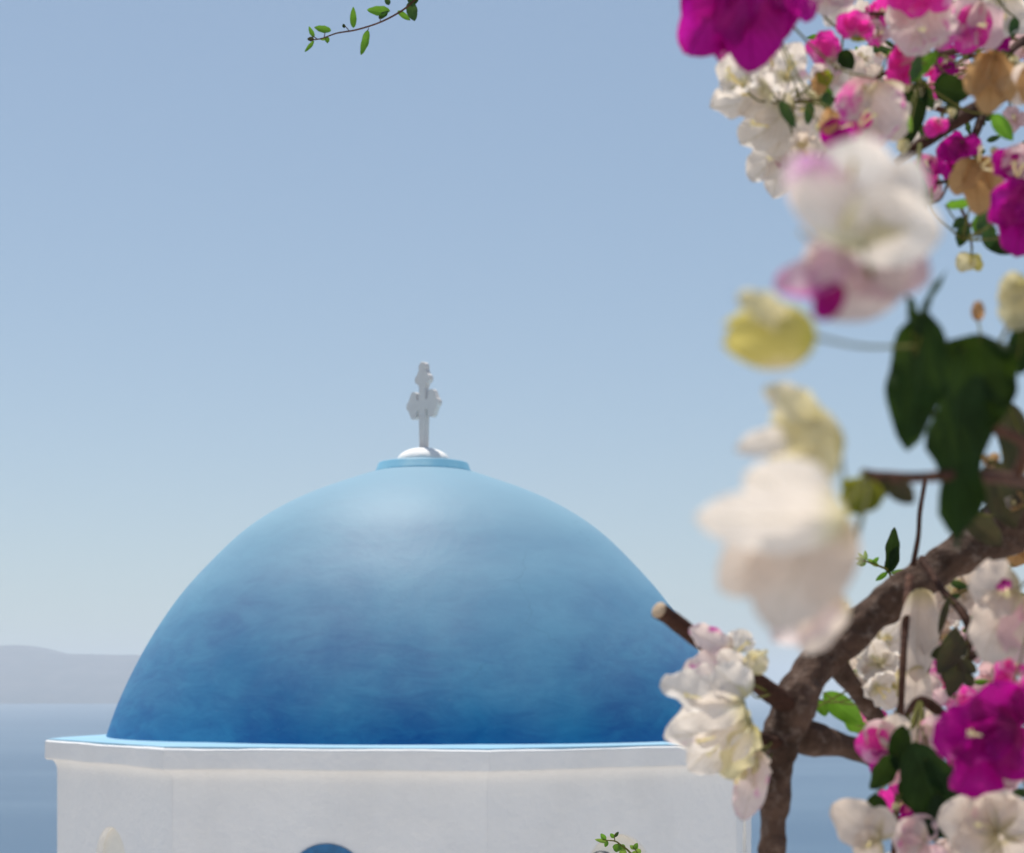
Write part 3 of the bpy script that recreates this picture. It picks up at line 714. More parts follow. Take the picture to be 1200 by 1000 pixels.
# --- magenta cluster at the top
flower(plant, 'magenta', 1.0, [
    (868, -40, 806, 64, 95, -6, -18, dict(cup=.25, curl=.05, shape='round')),
    (880, -35, 882, 84, 88, -14, 0, dict(cup=.35, curl=.1)),
    (872, -20, 843, 72, 44, 4, 35, dict(cup=.4)),
    (900, -30, 915, 50, 70, 6, 25, dict(cup=.3, curl=.05)),
    (900, -25, 955, 20, 60, 10, -25, dict(cup=.3)),
    (860, -30, 800, 20, 60, 10, 20, dict(cup=.2))],
    to=(940, 0, 1.3), label='large magenta flower hanging at the top edge')
# --- white cluster at the left of the upper spray
flower(plant, 'white', 1.30, [(905, 108, 832, 126, 54, -4, 20, dict(cup=.10, fold=.28, crumple=.04, curl=.12)), (900, 100, 842, 72, 50, 4, -20, dict(cup=.10, fold=.25, crumple=.04)), (895, 105, 866, 132, 34, -8, -45, dict(cup=.10, fold=.25, crumple=.04))], blooms=[(872, 108, 24, -.8, -.4, .3), (880, 112, 20, -.7, -.6, -.1)])
flower(plant, 'white', 1.33, [(930, 92, 868, 66, 52, 5, 10, dict(cup=.10, fold=.28, crumple=.04, wave=.12)), (925, 95, 900, 52, 46, 8, 35, dict(cup=.10, fold=.25, crumple=.04)), (930, 95, 884, 108, 44, -6, -10, dict(cup=.10, fold=.25, crumple=.04)), (925, 80, 935, 50, 34, 5, 0, {})], blooms=[(900, 85, 26, -.6, -.5, .4), (905, 78, 22, -.2, -.6, .7)])
flower(plant, 'white', 1.31, [(925, 125, 868, 170, 58, -6, 15, dict(cup=.10, fold=.25, crumple=.04)), (930, 120, 880, 132, 46, 2, -30, dict(cup=.10, fold=.25, crumple=.04)), (925, 130, 905, 185, 46, 4, 20, dict(cup=.10, fold=.28, crumple=.04))], blooms=[(900, 148, 26, -.7, -.6, -.1)])
flower(plant, 'blush', 1.34, [(925, 158, 880, 212, 52, -4, 15, dict(cup=.10, fold=.28, crumple=.04, kind='white')), (930, 160, 905, 232, 44, 0, -15, dict(cup=.10, fold=.25, kind='white')), (935, 165, 918, 200, 40, -6, 40, dict(cup=.10, fold=.25, kind='palepink'))], blooms=[(915, 175, 24, -.5, -.5, -.5)])
flower(plant, 'white', 1.38, [(960, 112, 925, 155, 52, 4, 0, dict(cup=.10, fold=.25, crumple=.04)), (962, 110, 950, 172, 50, 4, 10, {}), (955, 112, 905, 120, 46, 6, 0, {})], blooms=[(945, 130, 20, -.4, -.8, -.2)])
flower(plant, 'white', 1.40, [(985, 70, 955, 105, 44, 4, 0, dict(kind='blush')), (985, 68, 960, 120, 46, 4, 30, {}), (980, 65, 1010, 100, 44, 4, 0, dict(kind='beige'))], blooms=[])
flower(plant, 'palepink', 1.2, [(965, -40, 970, 20, 60, 4, 0, dict(cup=.3, kind='blush')), (965, -30, 1000, 5, 40, 4, 0, {}), (970, -30, 945, 0, 40, 0, 0, {})])
flower(plant, 'white', 1.36, [(985, -5, 970, 32, 30, 3, 0, {}), (985, -5, 995, 34, 26, 3, 0, {})], blooms=[(985, 5, 18, -.4, -.8, -.2)])
flower(plant, 'pink', 1.30, [(1003, 42, 982, 18, 30, -5, 0, dict(cup=.5, shape='round')), (1003, 42, 1006, 12, 34, 3, 0, dict(cup=.5, shape='round')), (1005, 42, 1022, 26, 24, -5, 20, dict(cup=.5)), (1004, 43, 1008, 48, 18, -20, 0, dict(kind='olive'))])
flower(plant, 'pink', 1.31, [(978, 70, 944, 52, 32, -4, 10, dict(cup=.5, shape='round')), (978, 70, 962, 36, 30, 4, 0, dict(cup=.5)), (978, 68, 975, 88, 26, -5, -20, dict(cup=.4, kind='blush'))])
flower(plant, 'olive', 1.28, [(960, 84, 960, 112, 22, 0, 0, dict(cup=.5, kind='tan')), (962, 84, 972, 100, 20, -5, 0, dict(cup=.5))], name='flower_bud')
# big rounded pale bract with pink heart
flower(plant, 'beige', 1.15, [
    (1022, 92, 1014, 178, 82, -4, 5, dict(cup=.2, shape='round', kind='blush', curl=.1)),
    (1030, 95, 1052, 165, 62, 6, -20, dict(cup=.25, kind='beige', shape='round')),
    (1010, 98, 988, 150, 48, 8, 20, dict(cup=.3, kind='beige')),
    (1012, 150, 985, 148, 22, -14, 20, dict(kind='pink')), (1008, 146, 1022, 136, 18, -14, 0, dict(kind='pink'))],
    blooms=[(1008, 148, 22, .6, -.7, .4), (1006, 146, 20, .3, -.7, .5)], label='rounded pale flower with a pink heart over dark leaves')
flower(plant, 'pink', 1.1, [(975, 128, 968, 158, 26, 0, 0, dict(kind='tan', cup=.4)), (972, 140, 985, 176, 36, 2, 10, dict(kind='magenta', cup=.3)), (980, 150, 1000, 172, 30, -4, -10, dict(kind='magenta'))], blooms=[(985, 150, 16, .5, -.7, 0)])
# pink and white crowd at the top right
flower(plant, 'palepink', 1.25, [(1090, -10, 1062, 66, 72, -5, 5, dict(cup=.25, shape='round', kind='blush')), (1095, 0, 1102, 60, 58, 4, -15, dict(kind='blush')), (1085, -8, 1040, 30, 44, 6, 10, dict(kind='white'))], blooms=[(1075, 35, 20, .1, -.9, -.3)])
flower(plant, 'pink', 1.24, [(1075, -30, 1068, 22, 48, -4, 0, dict(cup=.4)), (1075, -30, 1045, 10, 44, -4, 10, {}), (1080, -30, 1110, 12, 44, -4, 0, {})])
flower(plant, 'palepink', 1.28, [(1150, 5, 1128, 64, 46, -4, 10, dict(cup=.3, kind='pink')), (1152, 2, 1160, 60, 50, 2, -10, dict(cup=.3, kind='palepink')), (1150, 0, 1112, 40, 46, 4, 10, dict(kind='palepink'))], blooms=[(1145, 30, 22, .1, -.9, -.3)])
flower(plant, 'white', 1.36, [(1180, -10, 1172, 45, 50, 4, 0, {}), (1175, -8, 1200, 40, 40, 4, 0, {}), (1170, -10, 1150, 20, 40, 4, 0, {})], blooms=[(1172, 15, 20, 0, -.8, -.5)])
flower(plant, 'pink', 1.27, [(1072, 60, 1042, 82, 34, -4, 10, dict(cup=.4)), (1068, 68, 1040, 96, 28, 0, 0, dict(cup=.4)), (1065, 60, 1050, 50, 30, 0, 0, dict(cup=.3)), (1062, 72, 1064, 100, 24, 0, 0, {})])
flower(plant, 'tan', 1.12, [(1165, 60, 1158, 134, 46, -6, 14, dict(cup=.35)), (1168, 62, 1184, 120, 40, 2, -25, dict(cup=.3)), (1160, 62, 1136, 112, 38, 4, 25, dict(cup=.3))], to=(1180, 62, 1.45), label='dry tan bracts of a fading flower near the top right corner')
flower(plant, 'tan', 1.2, [(1215, 75, 1186, 122, 44, 4, 0, dict(kind='beige')), (1215, 75, 1210, 125, 44, 0, 0, {})])
flower(plant, 'tan', 1.2, [(1143, 185, 1118, 228, 36, -4, 20, dict(cup=.4)), (1146, 183, 1148, 252, 40, -2, 0, dict(cup=.3)), (1150, 185, 1172, 226, 34, 2, -20, dict(cup=.4))], blooms=[(1150, 195, 22, .3, -.6, .2), (1147, 190, 20, -.1, -.7, .5), (1152, 198, 18, .6, -.6, -.3)], label='dry tan flower with cream blooms below the upper branches')
flower(plant, 'magenta', 1.1, [(1215, 215, 1188, 300, 66, -5, 10, dict(cup=.3)), (1210, 215, 1162, 262, 56, 0, -10, dict(cup=.3, wave=.12)), (1215, 220, 1220, 290, 60, 5, 0, {})], label='magenta flower cut by the right edge')
flower(plant, 'palepink', 1.15, [(1195, 205, 1163, 180, 40, -4, 10, dict(cup=.4, kind='magenta')), (1195, 210, 1195, 168, 46, 0, 0, dict(kind='palepink', cup=.3)), (1200, 210, 1230, 180, 50, 0, 0, {})], blooms=[(1190, 205, 22, -.3, -.8, .3), (1192, 207, 20, .1, -.8, .4)])
flower(plant, 'pink', 1.3, [(1092, 182, 1075, 208, 28, -3, 10, dict(cup=.4)), (1090, 185, 1085, 222, 26, 0, 0, {}), (1092, 186, 1102, 205, 24, -3, 0, dict(kind='magenta'))], blooms=[(1088, 195, 12, -.4, -.8, .2)])
flower(plant, 'magenta', 1.33, [(1128, 165, 1098, 186, 30, 0, 0, {}), (1128, 165, 1118, 190, 28, -3, 0, {}), (1128, 163, 1150, 178, 26, 0, 0, {})])
flower(plant, 'pink', 1.36, [(1094, 205, 1078, 232, 24, 0, 0, dict(cup=.4)), (1094, 205, 1096, 238, 22, 0, 0, dict(kind='palepink'))])
flower(plant, 'pink', 1.34, [(1100, 140, 1086, 160, 22, 0, 0, {}), (1102, 138, 1104, 156, 20, 0, 0, {})])
flower(plant, 'yellow', 1.28, [(1138, 298, 1124, 318, 25, 0, 10, dict(cup=.4, shape='round', kind='cream')), (1139, 298, 1149, 318, 17, 2, -10, dict(cup=.4, shape='round'))], to=(1139, 290, 1.3), label='small pale yellow bud pair hanging from a fine twig')
flower(plant, 'cream', .80, [(1210, 335, 1180, 385, 60, -4, 0, dict(cup=.4, shape='round')), (1215, 330, 1210, 395, 60, 0, 0, dict(cup=.3)), (1205, 330, 1172, 345, 40, 0, 0, {})], to=(1240, 360, .85))
bud(plant, 'tan', 1146, 376, 1146, 352, 15, .95, to=(1180, 385, .8))
# --- lower left white cluster
FL = dict(cup=.08, fold=.25, crumple=.04, wave=.07, curl=.12)
flower(plant, 'white', 1.20, [(872, 822, 774, 800, 62, -8, 35, FL), (872, 826, 790, 846, 52, 0, -25, FL), (878, 815, 838, 782, 52, 8, 10, FL)], blooms=[(822, 818, 22, -.8, -.5, .1)], to=(905, 870, 1.39), label='white flower crumpled below the cut branch')
flower(plant, 'white', 1.23, [(880, 842, 778, 864, 62, -8, 25, FL), (882, 846, 806, 902, 60, 2, -10, FL), (884, 850, 850, 912, 54, 8, -35, dict(FL, kind='cream'))], blooms=[(838, 864, 24, -.8, -.5, -.2), (842, 874, 20, -.6, -.6, -.5)], to=(905, 870, 1.39))
flower(plant, 'beige', 1.26, [(888, 880, 870, 962, 44, -4, 20, dict(FL, kind='blush')), (890, 878, 842, 905, 48, 0, 0, dict(FL, kind='cream')), (888, 880, 888, 925, 40, 6, -35, FL)], blooms=[(868, 905, 20, -.3, -.7, -.5)], to=(905, 880, 1.4))
flower(plant, 'blush', 1.3, [(858, 762, 808, 736, 34, 0, 15, dict(FL, kind='blush')), (862, 768, 800, 792, 44, -6, 25, FL), (864, 764, 872, 738, 36, 6, 0, dict(FL, kind='white')), (868, 770, 845, 800, 40, 2, -20, dict(FL, kind='white'))], blooms=[(862, 765, 24, .3, -.5, .3), (866, 772, 22, .5, -.5, 0)], to=(905, 812, 1.38))
flower(plant, 'white', 1.28, [(872, 792, 800, 796, 42, -4, 25, FL), (880, 790, 892, 762, 32, 2, 0, dict(FL, kind='cream')), (874, 790, 842, 764, 32, 4, 0, FL)], blooms=[(880, 772, 22, .5, -.5, .3)], to=(905, 812, 1.38))
# --- cluster right of the trunk
auto(plant, 'white', 992, 722, 1.5, 26, (-.3, -.8, .4), 50, 20)
auto(plant, 'white', 1035, 748, 1.5, 36, (.1, -.9, .3), 55, 60)
auto(plant, 'white', 1028, 775, 1.48, 34, (-.4, -.8, .2), 55, 10)
auto(plant, 'beige', 1012, 790, 1.5, 34, (-.9, -.4, 0), 40, 30)
auto(plant, 'white', 1032, 808, 1.47, 32, (.3, -.8, -.2), 50, 80)
flower(plant, 'beige', 1.36, [(1078, 690, 1074, 800, 46, 0, 0, dict(cup=.3, curl=.05, shape='round')), (1080, 690, 1090, 770, 40, 4, 0, dict(cup=.3)), (1076, 780, 1074, 845, 38, 4, 0, {})])
flower(plant, 'blush', 1.1, [(1195, 690, 1135, 690, 74, -5, 20, dict(cup=.3, shape='round', kind='beige')), (1195, 695, 1150, 775, 78, 0, -5, dict(cup=.3, shape='round', kind='beige')), (1200, 700, 1205, 780, 70, 4, 0, dict(kind='palepink')), (1172, 682, 1182, 690, 20, -16, 0, dict(kind='magenta'))], blooms=[(1180, 690, 24, -.2, -.8, -.3)], label='large pale pink flower at the right edge beside the dark stems')
flower(plant, 'tan', 1.5, [(1205, 610, 1178, 650, 38, 0, 0, dict(cup=.3, kind='beige')), (1205, 612, 1205, 655, 40, 0, 0, {}), (1200, 618, 1190, 664, 30, 0, 0, {})])
flower(plant, 'magenta', 1.0, [
    (1190, 850, 1092, 868, 84, -5, 20, dict(cup=.3, wave=.1)), (1190, 850, 1120, 928, 84, -8, -10, dict(cup=.35, wave=.1)), (1195, 850, 1182, 915, 76, 0, 0, dict(cup=.3)),
    (1195, 848, 1142, 815, 80, 4, -10, dict(cup=.3)), (1200, 848, 1225, 810, 70, 4, 0, {})], blooms=[(1150, 862, 26, -.6, -.7, .1)], to=(1260, 985, 1.5), label='large magenta flower low on the right')
flower(plant, 'pink', 1.2, [(1190, 792, 1164, 782, 40, -4, 20, dict(cup=.4, wave=.14)), (1192, 795, 1172, 815, 40, 0, -10, dict(cup=.3, wave=.12)), (1195, 790, 1195, 762, 40, 0, 0, dict(cup=.3, wave=.14)), (1195, 795, 1215, 805, 40, 0, 0, {})], blooms=[(1192, 775, 22, .1, -.6, .5), (1190, 780, 20, .3, -.6, .6)])
flower(plant, 'palepink', 1.25, [(1045, 880, 1002, 868, 46, -4, 10, dict(cup=.3, kind='pink')), (1048, 885, 1018, 846, 44, 0, 0, dict(kind='palepink')), (1048, 880, 1050, 836, 44, 2, 0, dict(kind='beige')), (1045, 885, 1020, 905, 30, 0, 0, dict(kind='magenta'))])
flower(plant, 'blush', 1.26, [(1100, 890, 1092, 838, 50, 0, 0, dict(cup=.3, kind='palepink')), (1100, 885, 1115, 850, 40, 0, 0, dict(kind='blush')), (1095, 890, 1075, 850, 40, 2, 0, dict(kind='beige'))], blooms=[(1095, 860, 22, 0, -.7, .6)])
flower(plant, 'pink', 1.3, [(1052, 890, 1040, 920, 30, 0, 0, dict(kind='beige')), (1054, 892, 1058, 934, 26, 0, 0, {})])
flower(plant, 'pink', 1.38, [(1120, 815, 1145, 820, 30, 0, 0, {}), (1118, 815, 1128, 838, 30, 0, 0, {}), (1110, 810, 1098, 825, 26, 0, 0, dict(kind='palepink'))])
flower(plant, 'beige', 1.15, [(1030, 985, 976, 942, 56, -4, 10, dict(cup=.3, shape='round')), (1035, 990, 1000, 1000, 50, 0, 0, dict(cup=.3)), (1035, 985, 1030, 945, 40, 4, 0, {})], blooms=[(1020, 985, 16, -.3, -.8, -.3)], label='beige flower low beside the trunk')
flower(plant, 'palepink', 1.18, [(1085, 985, 1045, 975, 50, 0, 0, dict(kind='blush')), (1085, 990, 1070, 955, 46, 0, 0, {}), (1085, 990, 1055, 1010, 50, 0, 0, {}), (1085, 990, 1095, 1030, 50, 0, 0, {})])
flower(plant, 'beige', 1.08, [(1170, 975, 1100, 955, 76, -4, 10, dict(cup=.25, shape='round')), (1172, 975, 1150, 925, 70, 0, 0, dict(cup=.3)), (1172, 978, 1205, 940, 70, 0, 0, dict(cup=.3)), (1170, 980, 1120, 1010, 70, 0, 0, {}), (1175, 985, 1200, 1025, 70, 0, 0, {})], blooms=[(1150, 968, 20, -.4, -.8, .1)], to=(1150, 945, 1.48), label='wide beige flower in the lower right corner')
# --- filler blossoms deeper in the shrub
rr = random.Random(5)
for (x, y, d, L_, k, k2) in [
    (1115, 15, 1.55, 30, 'white', None), (1178, 30, 1.5, 28, 'white', None), (1195, 20, 1.55, 30, 'pink', 'white'), (1010, 70, 1.5, 26, 'white', None), (1045, 100, 1.55, 26, 'blush', None),
    (1100, 100, 1.6, 28, 'pink', 'palepink'), (1125, 85, 1.6, 28, 'palepink', None), (1198, 55, 1.5, 28, 'palepink', None), (1190, 90, 1.6, 26, 'white', None), (1040, 5, 1.5, 26, 'white', None),
    (1030, 60, 1.6, 26, 'blush', None), (1092, 78, 1.55, 24, 'pink', None), (975, 100, 1.5, 24, 'white', None), (990, 130, 1.5, 26, 'white', None), (1065, 160, 1.55, 22, 'white', None),
    (1120, 172, 1.5, 22, 'magenta', None), (960, 180, 1.45, 24, 'beige', None), (1110, 40, 1.6, 30, 'palepink', 'pink'),
    (1110, 700, 1.6, 34, 'beige', None), (1130, 660, 1.65, 30, 'white', None), (1105, 745, 1.6, 32, 'beige', 'palepink'), (1160, 800, 1.5, 32, 'palepink', None), (1130, 900, 1.4, 34, 'pink', None),
    (1195, 640, 1.6, 30, 'tan', None), (1175, 910, 1.3, 36, 'palepink', None), (1190, 715, 1.5, 34, 'beige', None), (1160, 540, 1.1, 14, 'tan', None), (1190, 590, 1.1, 20, 'tan', 'beige'), (1175, 575, 1.15, 16, 'cream', None)]:
    auto(plant, k, x, y, d, L_, (rr.uniform(-.7, .5), -.8, rr.uniform(-.6, .4)), rr.uniform(38, 62), rr.uniform(0, 120), k2=k2)
for (x, y, L_, k, fx, fz) in [(862, 92, 44, 'white', -.8, .5),
        (925, 82, 42, 'white', .1, .4), (942, 172, 30, 'beige', .1, -.3)]:
    auto(plant, k, x, y, 1.27, L_, (fx, -.75, fz), 55, rr.uniform(0, 120), wr=.95, cup=.10, wave=.10, curl=.22)
for (x, y, L_, k, k2) in [(1008, 20, 24, 'white', None), (1028, 40, 22, 'palepink', 'pink'), (1122, 105, 22, 'pink', 'white'), (1150, 25, 24, 'pink', None), (1190, 140, 22, 'palepink', None), (1088, 120, 20, 'white', None), (1015, 90, 24, 'beige', None), (1182, 8, 24, 'palepink', 'magenta'), (1070, 55, 26, 'magenta', 'pink'), (1105, 75, 28, 'magenta', None), (1030, 15, 24, 'pink', None), (1165, 45, 26, 'magenta', 'palepink'), (1120, 195, 24, 'magenta', None), (1090, 25, 26, 'pink', None)]:
    auto(plant, k, x, y, 1.42, L_, (rr.uniform(-.5, .5), -.8, rr.uniform(-.5, .5)), 52, rr.uniform(0, 120), k2=k2, wave=.14)
for (x, y, d, L_, k, k2) in [(1040, 765, 1.55, 38, 'beige', None), (1050, 800, 1.5, 30, 'cream', None), (1075, 745, 1.6, 36, 'beige', None), (1100, 720, 1.62, 36, 'white', None), (1150, 720, 1.6, 36, 'blush', None), (1120, 860, 1.5, 34, 'palepink', 'pink'),
        (1085, 850, 1.5, 32, 'beige', None), (1160, 830, 1.55, 34, 'pink', None), (1195, 830, 1.5, 34, 'magenta', None), (1140, 960, 1.4, 38, 'palepink', None), (1110, 1000, 1.4, 36, 'blush', None), (1190, 985, 1.3, 36, 'beige', None), (1060, 1010, 1.45, 32, 'white', None),
        (1120, 690, 1.58, 50, 'beige', None), (1150, 740, 1.55, 48, 'palepink', None), (1085, 735, 1.6, 46, 'white', None), (1110, 790, 1.6, 46, 'pink', 'palepink'), (1190, 760, 1.5, 46, 'beige', None), (1070, 820, 1.55, 44, 'blush', None), (1140, 850, 1.5, 48, 'magenta', None), (1170, 935, 1.5, 48, 'pink', 'blush'), (1060, 940, 1.5, 42, 'magenta', 'pink'), (1020, 850, 1.55, 30, 'pink', None), (1195, 900, 1.4, 44, 'blush', None),
        (1180, 610, 1.6, 30, 'tan', None), (1010, 775, 1.52, 28, 'white', None)]:
    auto(plant, k, x, y, d, L_, (rr.uniform(-.7, .5), -.8, rr.uniform(-.5, .4)), rr.uniform(42, 60), rr.uniform(0, 120), k2=k2, wave=.13, cup=.2)
# beyond the frame, so the shrub carries on
for i in range(9):
    auto(plant, rr.choice(['white', 'pink', 'magenta', 'palepink', 'beige']), rr.uniform(1240, 1420), rr.uniform(-80, 980), rr.uniform(1.3, 1.7), 46, (rr.uniform(-.6, .6), -.7, rr.uniform(-.5, .5)), 50, rr.uniform(0, 120))
# little cream buds scattered along the upper twigs
for (x, y, d, s_) in [(1062, 101, 1.3, 8), (1077, 108, 1.3, 7), (1058, 172, 1.25, 9), (1188, 72, 1.3, 7), (1193, 83, 1.3, 8), (1050, 88, 1.35, 5), (1115, 132, 1.3, 6), (1165, 178, 1.25, 6), (960, 150, 1.2, 6), (1200, 545, 1.1, 10), (1180, 530, 1.1, 9), (1050, 945, 1.2, 5), (1190, 905, 1.2, 6)]:
    bm = bmesh.new(); b = at(x, y, d); pxblade(bm, x, y-s_, x, y+s_, s_*1.8, d, 0, 0, cup=.6, seed=seed(), shape='round', nu=6, nv=8); pxblade(bm, x, y-s_, x+2, y+s_, s_*1.6, d, 0, 90, cup=.6, seed=seed(), shape='round', nu=6, nv=8)
    stalk(bm, at(x, y-s_, d), 1, .0005); obj('flower_bud', bm, [P['cream'], M_green], plant)

# --- leaves
for a_ in [
    # large dark ones close by
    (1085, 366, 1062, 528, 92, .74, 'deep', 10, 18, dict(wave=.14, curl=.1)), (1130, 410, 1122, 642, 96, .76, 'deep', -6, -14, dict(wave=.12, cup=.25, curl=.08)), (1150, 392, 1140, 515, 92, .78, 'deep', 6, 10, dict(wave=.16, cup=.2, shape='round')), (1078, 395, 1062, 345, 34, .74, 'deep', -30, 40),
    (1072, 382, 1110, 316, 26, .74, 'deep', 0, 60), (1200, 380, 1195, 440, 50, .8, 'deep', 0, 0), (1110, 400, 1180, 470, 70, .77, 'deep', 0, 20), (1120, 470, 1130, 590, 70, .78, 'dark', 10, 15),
    # upper spray
    (914, 118, 932, 150, 17, 1.28, 'dark', -4, 20), (950, 120, 946, 147, 16, 1.28, 'dark', 0, 0), (985, 60, 1000, 82, 26, 1.3, 'deep', -8, 20), (972, 118, 966, 100, 16, 1.3, 'bright', 0, 0),
    (970, 108, 968, 130, 20, 1.28, 'dark', 0, 0), (1098, 60, 1066, 98, 22, 1.26, 'bright', 0, 20), (1078, 66, 1067, 96, 22, 1.24, 'dark', 0, -30), (1095, 100, 1136, 112, 42, 1.34, 'deep', 0, 10), (1108, 85, 1100, 118, 24, 1.36, 'deep', 0, 10),
    (1080, 92, 1064, 172, 34, 1.3, 'deep', 0, 15), (1060, 105, 1078, 150, 30, 1.33, 'deep', 4, -10), (1075, 95, 1094, 128, 24, 1.3, 'dark', 0, 0), (1055, 128, 1068, 155, 18, 1.22, 'yellowish', 0, 0), (1044, 95, 1048, 116, 22, 1.3, 'deep', 0, 0),
    (1163, 134, 1187, 165, 24, 1.3, 'bright', 0, 20), (1108, 240, 1142, 238, 18, 1.28, 'bright', 0, 50), (1132, 262, 1124, 290, 22, 1.28, 'dark', 0, 10), (1130, 255, 1116, 268, 14, 1.28, 'dark', 0, 0),
    (1145, 270, 1162, 242, 22, 1.27, 'dark', 0, 20), (1150, 275, 1185, 298, 26, 1.26, 'deep', 0, 10), (1150, 250, 1142, 276, 18, 1.28, 'bright', 0, 0), (1160, 262, 1158, 292, 22, 1.25, 'dark', 0, 0), (1077, 205, 1086, 250, 22, 1.2, 'deep', 0, 30),
    (1040, 62, 1062, 70, 12, 1.33, 'bright', 0, 0), (990, 118, 978, 132, 14, 1.34, 'dark', 0, 0), (1170, 5, 1190, -4, 16, 1.4, 'dark', 0, 0), (1190, 20, 1186, 45, 16, 1.36, 'dark', 0, 0), (1112, 118, 1120, 140, 18, 1.34, 'deep', 0, 0),
    (1175, 60, 1200, 100, 26, 1.45, 'deep', 0, 0),
    # behind and round the trunk
    (955, 775, 915, 808, 26, 1.5, 'bright', 0, 10), (1025, 778, 990, 785, 20, 1.52, 'bright', 0, 40), (965, 812, 1012, 850, 36, 1.52, 'bright', 0, 10), (990, 842, 1018, 858, 26, 1.54, 'bright', 0, 30), (960, 820, 968, 840, 20, 1.5, 'bright', 0, 0), (915, 835, 906, 850, 14, 1.5, 'bright', 0, 0),
    (1000, 812, 1018, 826, 16, 1.5, 'dark', 0, 0),
    # dark group low right
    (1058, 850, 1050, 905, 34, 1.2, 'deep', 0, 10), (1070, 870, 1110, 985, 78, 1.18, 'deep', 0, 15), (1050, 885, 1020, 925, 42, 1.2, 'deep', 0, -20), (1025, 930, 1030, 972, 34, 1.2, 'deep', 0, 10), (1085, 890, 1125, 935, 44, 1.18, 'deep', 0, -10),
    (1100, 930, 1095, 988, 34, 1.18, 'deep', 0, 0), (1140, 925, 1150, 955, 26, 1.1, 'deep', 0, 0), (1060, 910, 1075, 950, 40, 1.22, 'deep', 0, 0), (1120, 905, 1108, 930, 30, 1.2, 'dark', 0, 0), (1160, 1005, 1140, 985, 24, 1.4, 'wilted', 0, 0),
    # wilted knot hanging on the dark stems
    (1128, 745, 1098, 790, 34, 1.3, 'wilted', 0, 10), (1120, 735, 1106, 800, 36, 1.32, 'wilted', 0, -15), (1125, 770, 1112, 818, 30, 1.3, 'wilted', 0, 10), (1135, 760, 1090, 770, 36, 1.31, 'wilted', 0, 25), (1122, 775, 1145, 788, 22, 1.3, 'wilted', 0, 0), (1112, 700, 1100, 745, 12, 1.35, 'wilted', 0, 0), (1130, 790, 1140, 805, 20, 1.3, 'wilted', 0, 0),
    # dark brown tangle right of the big leaves
    (1040, 562, 1072, 590, 36, .73, 'wilted', 0, 0), (1022, 556, 1045, 580, 24, .72, 'olive', 0, 10), (1180, 470, 1195, 560, 50, 1.0, 'wilted', 0, 0), (1160, 540, 1190, 620, 60, 1.1, 'wilted', 0, 10), (1200, 500, 1180, 560, 44, 1.05, 'wilted', 0, 0), (1130, 600, 1175, 640, 40, 1.2, 'wilted', 0, 0), (1200, 560, 1165, 600, 50, 1.2, 'wilted', 0, 0)]:
    k = {'yellowish': 'young', 'olive': 'wilted'}.get(a_[6], a_[6])
    leaf(plant, *a_[:6], k, a_[7], a_[8], **(a_[9] if len(a_) > 9 else dict(wave=.035)))
# the many small leaves deep between the blossoms
bm = bmesh.new()
for i in range(190):
    if i < 90: x, y, d = rr.uniform(960, 1210), rr.uniform(40, 190), rr.uniform(1.42, 1.75)
    elif i < 160: x, y, d = rr.uniform(1110, 1230), rr.uniform(640, 990), rr.uniform(1.45, 1.7)
    else: x, y, d = rr.uniform(1220, 1420), rr.uniform(-60, 900), rr.uniform(1.4, 1.8)
    if i < 90 and y > 110+(x-960)*.35: y *= .6
    a = rr.uniform(0, 6.28); l_ = rr.uniform(14, 26); b = at(x, y, d); ax = Vector((math.cos(a), rr.uniform(-.5, .5), math.sin(a)-.4)).normalized(); t_ = b+ax*l_*d/F
    blade(bm, b, t_, l_*.55*d/F, Vector((rr.uniform(-.7, .7), -1, rr.uniform(-.3, .8))), fold=.25, shape='leaf', seed=i, nu=6, nv=8, crumple=.02, mi=0 if rr.random() < .8 else 1)
fo = obj('foliage', bm, [L['dark'], L['bright']], plant); fo['kind'] = 'stuff'
# fresh shoot on the trunk
branch('twig', [(1052, 692, 1.42, 2.4), (1044, 676, 1.9, 1.6), (1040, 668, 1.9, 1.6), (1026, 662, 1.9, 1.2), (1012, 657, 1.9, 1)], M_green, plant, 6, 0, skel=False)
for a_ in [(1044, 670, 1048, 618, 26, 1.9, 'deep', 0, 20), (1040, 672, 1052, 640, 20, 1.9, 'deep', 0, -20), (1040, 671, 1026, 681, 9, 1.9, 'bright', 0, 20), (1030, 664, 1016, 655, 8, 1.9, 'young', 0, 0), (1014, 658, 1004, 662, 8, 1.9, 'young', 0, 10),
           (1014, 657, 1006, 648, 6, 1.9, 'young', 0, 0), (1015, 657, 1014, 645, 6, 1.9, 'young', 0, 0), (1014, 658, 1003, 654, 6, 1.9, 'young', 0, 0), (1015, 659, 1008, 664, 6, 1.9, 'young', 0, 0), (1044, 672, 1062, 668, 7, 1.9, 'bright', 0, 0), (1022, 661, 1030, 653, 7, 1.9, 'bright', 0, 0)]:
    leaf(plant, *a_[:6], a_[6], a_[7], a_[8], stem=False)

